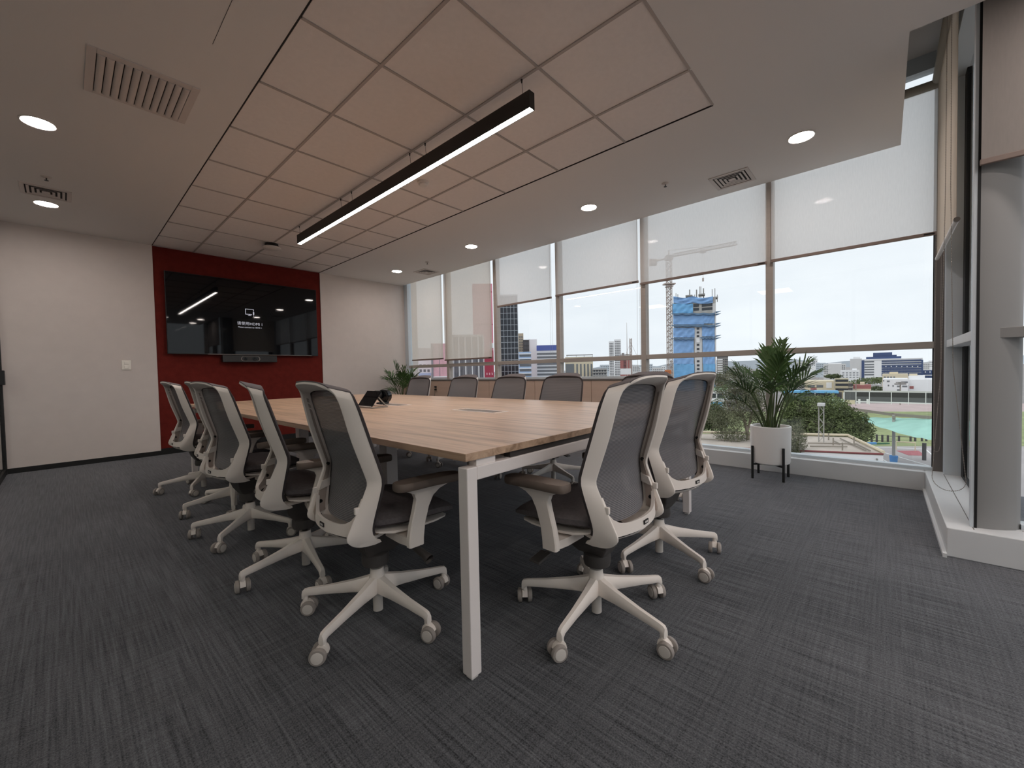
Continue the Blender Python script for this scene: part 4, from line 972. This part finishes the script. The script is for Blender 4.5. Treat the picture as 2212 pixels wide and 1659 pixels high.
# tower crane
cr_ = empty('tower_crane', at(1447, 800, 198)*1, math.atan2(ER.y, ER.x)); cr_.location.z = GZ; tag(cr_, 'tall tower crane standing beside the blue netted tower', 'crane')
cz = lambda y, px=1447: at(px, y, 198).z-GZ
cx = lambda px: (at(px, 800, 198)-cr_.location).dot(ER)
mb = MB(); lattice(mb, 0, 0, 0, cz(563), 1.0, 46, .16); mb.build('mast', 'crane', cr_)
MB().box(-1.5, 1.5, -1.5, 1.5, cz(562), cz(552)).build('cab_frame', 'crane', cr_); mb = MB(); mb.tube([(0, 0, cz(556)), (0, 0, cz(541))], [.5, .2], 6); mb.build('apex', 'crane', cr_)
# slewing ring part way up
MB().box(-2.6, 2.6, -1.6, 1.6, cz(615), cz(612.5)).build('climbing_collar', 'crane', cr_); MB().box(-1.5, 1.5, -1.5, 1.5, cz(620), cz(618.5)).build('climbing_collar', 'crane', cr_)
ja, jb = Vector((cx(1457), 0, cz(554, 1457))), Vector((cx(1592), -38, cz(554, 1457)))
jb.y = -38
# the jib swings towards the camera, so its tip rises in view
tipw = at(1591, 529, 150); jb = Vector(((tipw-cr_.location).dot(ER), (tipw-cr_.location).dot(EF), tipw.z-GZ)); 
hz = (ja.z+jb.z)/2; mb = MB(); n = 22
for dz_, dy_ in ((0, -.6), (0, .6), (1.3, 0)): mb.tube([ja+Vector((0, dy_, dz_)), jb+Vector((0, dy_, dz_))], .16, 4)
for k in range(n):
    a = ja.lerp(jb, k/n); c2 = ja.lerp(jb, (k+.5)/n); d2 = ja.lerp(jb, (k+1)/n)
    for dy_ in (-.6, .6): mb.tube([a+Vector((0, dy_, 0)), c2+Vector((0, 0, 1.3)), d2+Vector((0, dy_, 0))], .08, 4)
mb.build('jib', 'crane', cr_)
ca = at(1416, 564, 212); ca = Vector(((ca-cr_.location).dot(ER), (ca-cr_.location).dot(EF), ca.z-GZ))
mb = MB(); mb.tube([Vector((0, 0, cz(557))), ca], .45, 4); mb.build('counter_jib', 'crane', cr_)
MB().box(ca.x-3.0, ca.x+.4, ca.y-1, ca.y+1, ca.z-2.2, ca.z+.9).build('counterweight', 'crane', cr_)
mb = MB(); mb.tube([(0, 0, cz(541)), ca], .06, 4); mb.tube([(0, 0, cz(541)), ja.lerp(jb, .72)+Vector((0, 0, 1.3))], .07, 4); mb.build('tie_rods', 'crane', cr_)
t_ = ja.lerp(jb, .535); mb = MB(); mb.box(t_.x-1.1, t_.x+1.1, t_.y-.8, t_.y+.8, t_.z-.7, t_.z+.2); mb.build('trolley', 'crane', cr_)
mb = MB(); mb.tube([t_, t_+Vector((0, 0, -11.5))], .06, 4); mb.box(t_.x-.25, t_.x+.25, t_.y-.25, t_.y+.25, t_.z-12.6, t_.z-11.2); mb.build('hook_line', 'crane', cr_)

# blocks to the right of the netted tower
b = Bld('office_slab', 'grey office slab with white stripes right behind the blue netted tower', 'building', 1549, 1573, 771, 270, 14, 'grey_wall'); b.bands('window_band', 'white_wall', 1550, 1561, [776, 781, 786, 791, 796, 801, 806, 811], 2.4); b.grid('window_dark', 1562, 1572, 774, 820, 3, 9); b.part('roof_rail', 'dark_wall', (1549, 1573, 769, 772))
b = Bld('school_annex', 'pink and white annex with blue window behind the trees', 'building', 1526, 1572, 842, 78, 8, 'white_wall')
b.part('pink_pier', 'pink_light', (1526, 1537, 805, 870), pr=2); b.part('window', 'window_dark', (1538, 1546, 850, 859)); b.part('window', 'window_dark', (1549, 1564, 850, 859)); b.part('canopy', 'mint', (1538, 1572, 836, 843), pr=3); b.part('blue_wall', 'canopy_blue', (1528, 1560, 869, 885), pr=3); b.part('ledge', 'white_wall', (1526, 1572, 862, 868), pr=3)
b = Bld('stepped_hotel', 'white and navy office block with stepped roof storeys', 'building', 1861, 1993, 776, 275, 30, 'white_wall')
b.part('side_wall', 'navy', (1861, 1867, 778, 825), pr=1)
for y in (780, 786, 791.5, 797, 802.5, 808): b.part('window_band', 'window_grey', (1867.5, 1888, y, y+2.7))
for ya, yb in ((777.5, 781), (782.5, 785.5), (787.5, 794), (795, 799), (800, 804), (805, 812)): b.part('window_band', 'navy', (1904.5, 1990, ya, yb))
b.grid('white_wall', 1908, 1988, 789, 794, 7, 1, .18, .5, .9, 'vents'); b.grid('window_grey', 1906, 1989, 777.5, 812, 26, 7, .5, .3, .8)
b.block('roof_storey', 'navy', 1870, 1947, 770, 4, 24, 777); b.block('roof_storey', 'navy', 1885, 1927, 761, 5, 22, 771); b.block('roof_storey', 'navy', 1927, 1937, 766, 5, 22, 771)
b.part('roof_line', 'white_wall', (1861, 1993, 774.5, 776.5), pr=1.5); b.part('end_wall', 'navy', (1990, 1994, 777, 815), pr=1)
b = Bld('navy_wing', 'low navy wing with small white windows beside the stepped office block', 'building', 1993, 2040, 800, 285, 12, 'navy'); b.grid('white_wall', 1994, 2024, 801, 806, 3, 1, .22, .7); b.bands('slab_edge', 'white_wall', 1993, 2040, [809.5], 2)
b = Bld('pale_tower', 'blank pale tower left of the stepped office block', 'building', 1836, 1862, 775, 300, 16, 'pale_wall'); b.block('roof_house', 'white_wall', 1843, 1858, 771, 3, 10, 776)
b = Bld('grey_flats', 'grey gabled flats with white balconies at each side', 'building', 1779, 1827, 786, 350, 20, 'pale_wall'); b.grid('window_grey', 1780, 1789, 789, 808, 2, 5); b.grid('window_grey', 1818, 1826, 788, 806, 2, 5); b.block('roof_house', 'white_wall', 1789, 1818, 784, 4, 12, 787)
b = Bld('white_clinic', 'low white block with three rows of small windows', 'building', 1815, 1857, 800, 250, 12, 'white_wall'); b.grid('window_grey', 1818, 1856, 803, 817, 5, 3, .55, .35); b.block('roof_house', 'white_wall', 1841, 1851, 796, 2, 6, 801)
b = Bld('olive_school', 'olive school building with dark window bands', 'building', 1803, 1833, 819, 145, 10, 'olive_wall'); b.bands('window_band', 'window_dark', 1805, 1832, [820, 829, 839], 4.6); b.block('stair_block', 'dark_wall', 1832, 1842, 828, 0, 8); b.bands('slab_edge', 'cream_wall', 1803, 1842, [826.5, 835.5], 1.5, pr=1)
b = Bld('cream_school', 'cream school wing beside the olive building', 'building', 1738, 1802, 823, 152, 12, 'cream_wall'); b.bands('window', 'window_grey', 1745, 1760, [832], 5); b.bands('window', 'window_grey', 1764, 1778, [832], 5); b.part('door', 'brick_red', (1751, 1764, 837, 846)); b.part('upper_wall', 'white_wall', (1785, 1797, 826, 838))
b = Bld('brick_house', 'low brick house behind the sports fence', 'building', 1843, 1882, 832, 150, 8, 'brick_red'); b.block('chimney_block', 'cream_wall', 1858, 1868, 826, 1, 5); b.part('wall_base', 'cream_wall', (1843, 1882, 840, 850))
b = Bld('white_factory', 'white building with scattered windows beyond the sports fence', 'building', 1907, 1962, 819, 160, 14, 'white_wall')
for pa, pb, y in ((1908, 1910, 821), (1916, 1922, 822), (1940, 1944, 825), (1947, 1961, 824), (1918, 1921, 831), (1928, 1931, 832), (1938, 1946, 833), (1949, 1960, 833), (1938, 1946, 841)): b.part('window', 'window_grey', (pa, pb, y, y+3.2))
b = Bld('white_warehouse', 'large plain white warehouse at the edge of the long window', 'building', 1963, 2036, 820, 165, 18, 'white_wall'); b.block('roof_house', 'white_wall', 1963, 1998, 812, 3, 12, 821); b.block('tank_house', 'cream_wall', 1963, 1981, 808, 4, 8, 813); b.part('door', 'brick_red', (1965, 1974, 834, 840))
b = Bld('cream_flats', 'cream flats with planted terrace above the white building', 'building', 1906, 1962, 808, 190, 12, 'cream_wall'); b.block('roof_house', 'cream_wall', 1921, 1940, 804, 2, 8, 809); b.grid('window_grey', 1908, 1935, 812, 818, 4, 1)
# canopy, green wall, sports fence
b = Bld('blue_canopy', 'long sky blue canopy roof left of the sports fence', 'canopy', 1688, 1812, 845, 122, 6, 'canopy_blue', wall='roof', pyb=849)
b.block('back_wall', 'dark_wall', 1690, 1822, 849, 5.5, 6); b.block('low_wall', 'mint', 1786, 1823, 861, -2, -1.6)
for px in (1700, 1760, 1799, 1822): b.block('post', 'white_wall', px, px+1.2, 848, 0, .2)
b = Bld('sports_fence', 'long two-tone sports fence with white posts', 'fence', 1823, 2200, 849, 108, .15, 'fence_mesh', wall='mesh_panel', pyb=873)
b.part('dark_screen', 'fence_dark', (1850, 2200, 850, 860), pr=.5); b.part('top_rail', 'pale_wall', (1823, 2200, 845.5, 849), pr=.8); b.part('kerb', 'white_wall', (1850, 2200, 871, 873.5), pr=1)
for px in (1823, 1848.5, 1877.5, 1925, 1962, 1999.5, 2040): b.part('post', 'white_wall', (px, px+1.8, 847, 874), pr=1.4)
b.part('gate', 'cream_wall', (1826, 1847, 864, 873), pr=.8); b.part('door', 'white_wall', (1854, 1859, 862, 872), pr=.8); b.part('door', 'white_wall', (1872, 1877, 862, 872), pr=.8)
def pole(name, label, cat, px, pyt, d, r, m='pipe', extra=None):
    e = empty(name, at(px, 800, d)*1, math.atan2(ER.y, ER.x)); e.location.z = GZ; tag(e, label, cat)
    MB().tube([(0, 0, 0), (0, 0, at(px, pyt, d).z-GZ)], r, 8).build('pole', m, e, smooth=40)
    if extra: extra(e, lambda y: at(px, y, d).z-GZ)
    return e
def lamp_arm(e, z): MB().box(-1.2, 1.2, -.3, .3, z(831), z(828)).build('lamp_head', 'grey_wall', e); MB().box(-.9, .9, -.2, .2, z(827), z(825)).build('lamp_head', 'grey_wall', e)
pole('floodlight_pole', 'tall floodlight pole in front of the sports fence', 'lamp post', 1945, 826, 100, .12, 'pipe', lamp_arm)
pole('flag_pole', 'thin pole at the gate of the sports fence', 'pole', 1849, 820, 100, .10, 'pipe')
# sail on its pergola beam
e = empty('shade_sail', (0, 0, 0)); tag(e, 'turquoise shade sail hung from a long beam on posts', 'shade sail')
A = [(1829, 881, 49), (1871, 887.5, 46), (1931, 896, 41), (2022, 903, 37.5), (2120, 912, 35)]
mb = MB(); rings = []
for px, py, d in A:
    p = at(px, py, d); rings.append([p+Vector((0, 0, .14)), p+EF*.5+Vector((0, 0, .14)), p+EF*.5+Vector((0, 0, -.14)), p+Vector((0, 0, -.14))])
mb.loft(rings).build('beam', 'pipe', e)
for (px, py, d) in A[1:3]:
    p = at(px, py, d); MB().tube([Vector((p.x, p.y, GZ)), p], .13, 10).build('post', 'concrete', e, smooth=40); MB().box(p.x-.35, p.x+.35, p.y-.12, p.y+.12, p.z-.35, p.z-.1).build('bracket', 'pipe', e)
p = at(*A[2]); MB().lathe([(.27, GZ), (.34, GZ+.75), (.30, GZ+.78)], 12, (p.x, p.y, 0)).build('post_pad', 'seg_blue', e, smooth=40)
vs = []; fs = []; n = 14
TOPP = [(1848, 901, 48), (1900, 902, 44), (1960, 903, 40.5), (2022, 905, 37.5), (2120, 910, 35)]; BOT = [(1848, 901.5, 47.9), (1898, 922, 40), (1960, 941, 35), (2005, 949.5, 32.5), (2120, 952, 31)]
def curve(L_, t):
    t = t*(len(L_)-1); i = min(len(L_)-2, int(t)); f_ = t-i; return at(*L_[i]).lerp(at(*L_[i+1]), f_)
for i in range(n*2+1):
    a_, b_ = curve(TOPP, i/(2*n)), curve(BOT, i/(2*n))
    for j in range(9): q = a_.lerp(b_, j/8); vs.append(q+Vector((0, 0, -.12*math.sin(math.pi*j/8)+.03*math.sin(i*1.3+j))))
for i in range(n*2):
    for j in range(8): k = i*9+j; fs.append((k, k+9, k+10, k+1))
MB().add(vs, fs).build('sail_cloth', 'sail', e, smooth=60)
# coloured court wall and its fence
e = empty('court_wall', (0, 0, 0)); tag(e, 'low court wall painted in coloured segments with dark fence posts', 'wall')
for pa, pb, m, yt, yb in ((1874, 1894, 'seg_blue', 956, 963), (1894, 1922, 'seg_green', 957, 966), (1880, 1914, 'seg_green', 962, 968), (1914, 1932, 'seg_red', 962, 968), (1932, 1962, 'seg_red', 959, 966), (1945, 1964, 'seg_red', 963, 970), (1962, 1992, 'seg_yellow', 960, 966), (1964, 1988, 'maroon', 965, 971), (1988, 2030, 'seg_blue', 962, 971), (2030, 2120, 'seg_blue', 964, 973)):
    p, q = at(pa, yb, 50.5), at(pb, yb, 50.5); zt = at((pa+pb)/2, yt, 50.5).z; z0 = at((pa+pb)/2, yb+2, 50.5).z; n_ = EF*.25
    o_ = random.uniform(0, .05); MB().prism([(p.x-EF.x*o_, p.y-EF.y*o_), (q.x-EF.x*o_, q.y-EF.y*o_), (q.x+n_.x, q.y+n_.y), (p.x+n_.x, p.y+n_.y)], max(GZ, z0), zt).build('segment', m, e)
for px in (1883, 1894, 1906, 1918, 1942, 1967, 1977, 1991.5, 2001, 2016, 2040): p = at(px, 938+(px-1883)*.06, 52); MB().tube([Vector((p.x, p.y, GZ)), p], .11, 6).build('fence_post', 'dark_wall', e)
for y in (940, 951): MB().tube([at(1880, y, 52), at(2050, y+8, 52)], .03, 4).build('fence_rail', 'dark_wall', e)
e = empty('goal_frame', (0, 0, 0)); tag(e, 'small pale goal frame on the court', 'goal'); q = [at(1936, 968, 47), at(1936, 954, 47), at(1977, 956, 46), at(1977, 972, 46)]; q[0].z = q[3].z = GZ+.1; MB().tube(q, .06, 6).build('frame', 'cream_wall', e)
pole('court_post', 'dark wooden post at the corner of the court', 'post', 1998, 957, 41.5, .16, 'dark_wall')
# flat roofed building close below
e = empty('flat_roof_building', (0, 0, 0)); tag(e, 'low white building with a flat roof close below the window', 'building')
ZR = H-5.35
bk = [atz(1480, 936, ZR), atz(1831, 944, ZR)]; ft = [atz(1908, 980, ZR), atz(1740, 973, ZR), atz(1480, 962, ZR)]
poly = [(p.x, p.y) for p in (bk[0], bk[1], ft[0], ft[1], ft[2])]
MB().prism(poly[::-1], GZ, ZR-.12).build('walls', 'white_wall', e); MB().prism(poly[::-1], ZR-.12, ZR).build('roof', 'roof_tar', e)
mb = MB()
for a, c in ((ft[0], ft[1]), (ft[1], ft[2])): mb.tube([a+Vector((0, 0, -.03)), c+Vector((0, 0, -.03))], .06, 6)
mb.build('roof_edge', 'maroon', e)
mb = MB(); mb.tube([bk[0]+Vector((0, 0, .15)), bk[1]+Vector((0, 0, .15)), ft[0]+Vector((0, 0, .10))], .10, 6); mb.build('parapet', 'cream_wall', e)
mb = MB()
for a, c in (((1745, 960), (1850, 962)), ((1850, 962), (1880, 977)), ((1800, 955), (1815, 962)), ((1750, 967), (1830, 968)), ((1815, 950), (1870, 976)), ((1500, 950), (1600, 955))): mb.tube([atz(*a, ZR)+Vector((0, 0, .1)), atz(*c, ZR)+Vector((0, 0, .1))], .045, 5)
for a in ((1800, 962), (1820, 973), (1790, 951), (1845, 960)): p = atz(*a, ZR); mb.tube([p, p+Vector((0, 0, .5))], .04, 5)
tag(mb.build('roof_pipes', 'pipe', e), kind='stuff')
d_ = (ft[0]-ft[1]).normalized(); n_ = Vector((d_.y, -d_.x, 0)); M = Matrix.Translation(ft[1])@Matrix(((d_.x, n_.x, 0, 0), (d_.y, n_.y, 0, 0), (0, 0, 1, 0), (0, 0, 0, 1)))
L_ = (ft[0]-ft[1]).length
MB().box(L_*.38, L_*.83, -.05, .12, -.95, -.55, M).build('window_hood', 'grey_wall', e); MB().box(L_*.40, L_*.81, .0, .08, -1.7, -.9, M).build('window', 'window_dark', e); MB().box(L_*.91, L_*.925, 0, .12, -2.5, -.3, M).build('downpipe', 'grey_wall', e)
# rooftop aerial
p = atz(1774, 955, ZR); e = empty('roof_aerial', p); tag(e, 'small lattice aerial standing on the flat roof', 'mast'); mb = MB(); lattice(mb, 0, 0, 0, 2.6, .14, 6, .02); mb.build('lattice', 'concrete', e); MB().box(-.3, .3, -.2, .2, 2.55, 2.75).build('head', 'pale_wall', e)

# trees
def tree(name, label, d, blobs, n, size, m, trunk=None, group='trees outside the window', twig=False, seed=1):
    rnd = random.Random(seed); c = at(blobs[0][0], 800, d); e = empty(name, (c.x, c.y, GZ)); tag(e, label, 'tree', group)
    base = Vector((c.x, c.y, GZ)); vs = []; fs = []; tot = sum(r*r2 for _, _, r, r2 in blobs)
    for px, py, rx, ry in blobs:
        ctr = at(px, py, d)-base; RX = rx*d/FPX; RY = ry*d/FPX
        for k in range(int(n*rx*ry/tot)):
            v = Vector((rnd.gauss(0, 1), rnd.gauss(0, 1), rnd.gauss(0, 1))).normalized(); rad = rnd.random()**.33
            lump = 1+.22*math.sin(v.x*5+px)*math.sin(v.y*6+py)*math.sin(v.z*5)
            p = ctr+(ER*v.x*RX+EF*v.y*RX+Vector((0, 0, v.z*RY)))*rad*lump
            a = Vector((rnd.uniform(-1, 1), rnd.uniform(-1, 1), rnd.uniform(-1, 1))).normalized(); w = a.cross(Vector((rnd.uniform(-1, 1), rnd.uniform(-1, 1), rnd.uniform(-1, 1)))).normalized()
            s = size*d/FPX*rnd.uniform(.6, 1.3); o = len(vs); wd = .28 if twig else .5
            vs += [p-a*s, p+w*s*wd, p+a*s, p-w*s*wd+a.cross(w)*s*.2]; fs.append((o, o+1, o+2, o+3))
    MB().add(vs, fs).build('crown', m, e)
    if trunk:
        mb = MB()
        for pts, r in trunk: mb.tube([at(x, y, d)-base for x, y in pts], [r*d/FPX*(1-.5*i/(len(pts)-1)) for i in range(len(pts))], 7)
        mb.build('trunk', 'bark', e, smooth=50)
    return e
tree('eucalyptus_tree', 'tall grey green feathery tree behind the potted palm', 30, [(1572, 830, 34, 30), (1545, 818, 20, 14), (1600, 870, 38, 40), (1570, 900, 42, 34), (1625, 850, 30, 40), (1598, 805, 26, 16), (1580, 940, 36, 16), (1640, 900, 24, 40)], 22000, 2.2, 'leaf_b',
     [([(1612, 990), (1616, 940), (1606, 900), (1592, 870), (1584, 840)], 4), ([(1614, 935), (1622, 900), (1632, 870)], 2.6), ([(1606, 905), (1575, 880), (1560, 850)], 2)], twig=True, seed=3)
tree('hedge_tree', 'dense green tree beside the end chair back', 46, [(1538, 898, 24, 30), (1522, 905, 16, 26), (1555, 905, 18, 24)], 8000, 2.2, 'leaf_a', [([(1538, 960), (1538, 900)], 3)], seed=4)
tree('round_tree', 'large dense green tree right of the potted palm', 38, [(1745, 885, 44, 34), (1790, 895, 48, 42), (1835, 915, 40, 32), (1760, 920, 60, 34), (1850, 935, 30, 22), (1715, 900, 30, 44), (1800, 935, 60, 22), (1720, 868, 22, 16)], 34000, 2.3, 'leaf_c', [([(1790, 980), (1788, 930), (1780, 890)], 5)], seed=5)
tree('bare_shrub', 'grey leafless shrub at the pot edge', 26, [(1718, 950, 22, 36), (1705, 970, 18, 22)], 4000, 2.4, 'leaf_b', [([(1716, 1010), (1716, 950), (1712, 930)], 2), ([(1716, 970), (1728, 945)], 1.4)], twig=True, seed=6)
tree('street_tree', 'rounded tree line tree below the pale tower', 190, [(1800, 813, 16, 5)], 900, 1.6, 'leaf_a', seed=7); tree('street_tree', 'wide tree crown between the olive school and the white building', 180, [(1880, 823, 26, 8), (1850, 828, 18, 7), (1900, 820, 16, 6)], 1800, 1.6, 'leaf_c', seed=8)
tree('street_tree', 'dark tree in front of the brick house', 135, [(1893, 840, 16, 6), (1915, 843, 14, 5)], 900, 1.6, 'leaf_a', seed=9)
for k, (px, py, d) in enumerate(((1700, 832, 170), (1722, 826, 210), (1675, 840, 140))): tree('street_tree', ('small tree behind the palm fronds', 'pale tree among the distant pink blocks', 'tree behind the eucalyptus crown')[k], d, [(px, py, 14, 7)], 600, 1.6, 'leaf_b', seed=20+k)
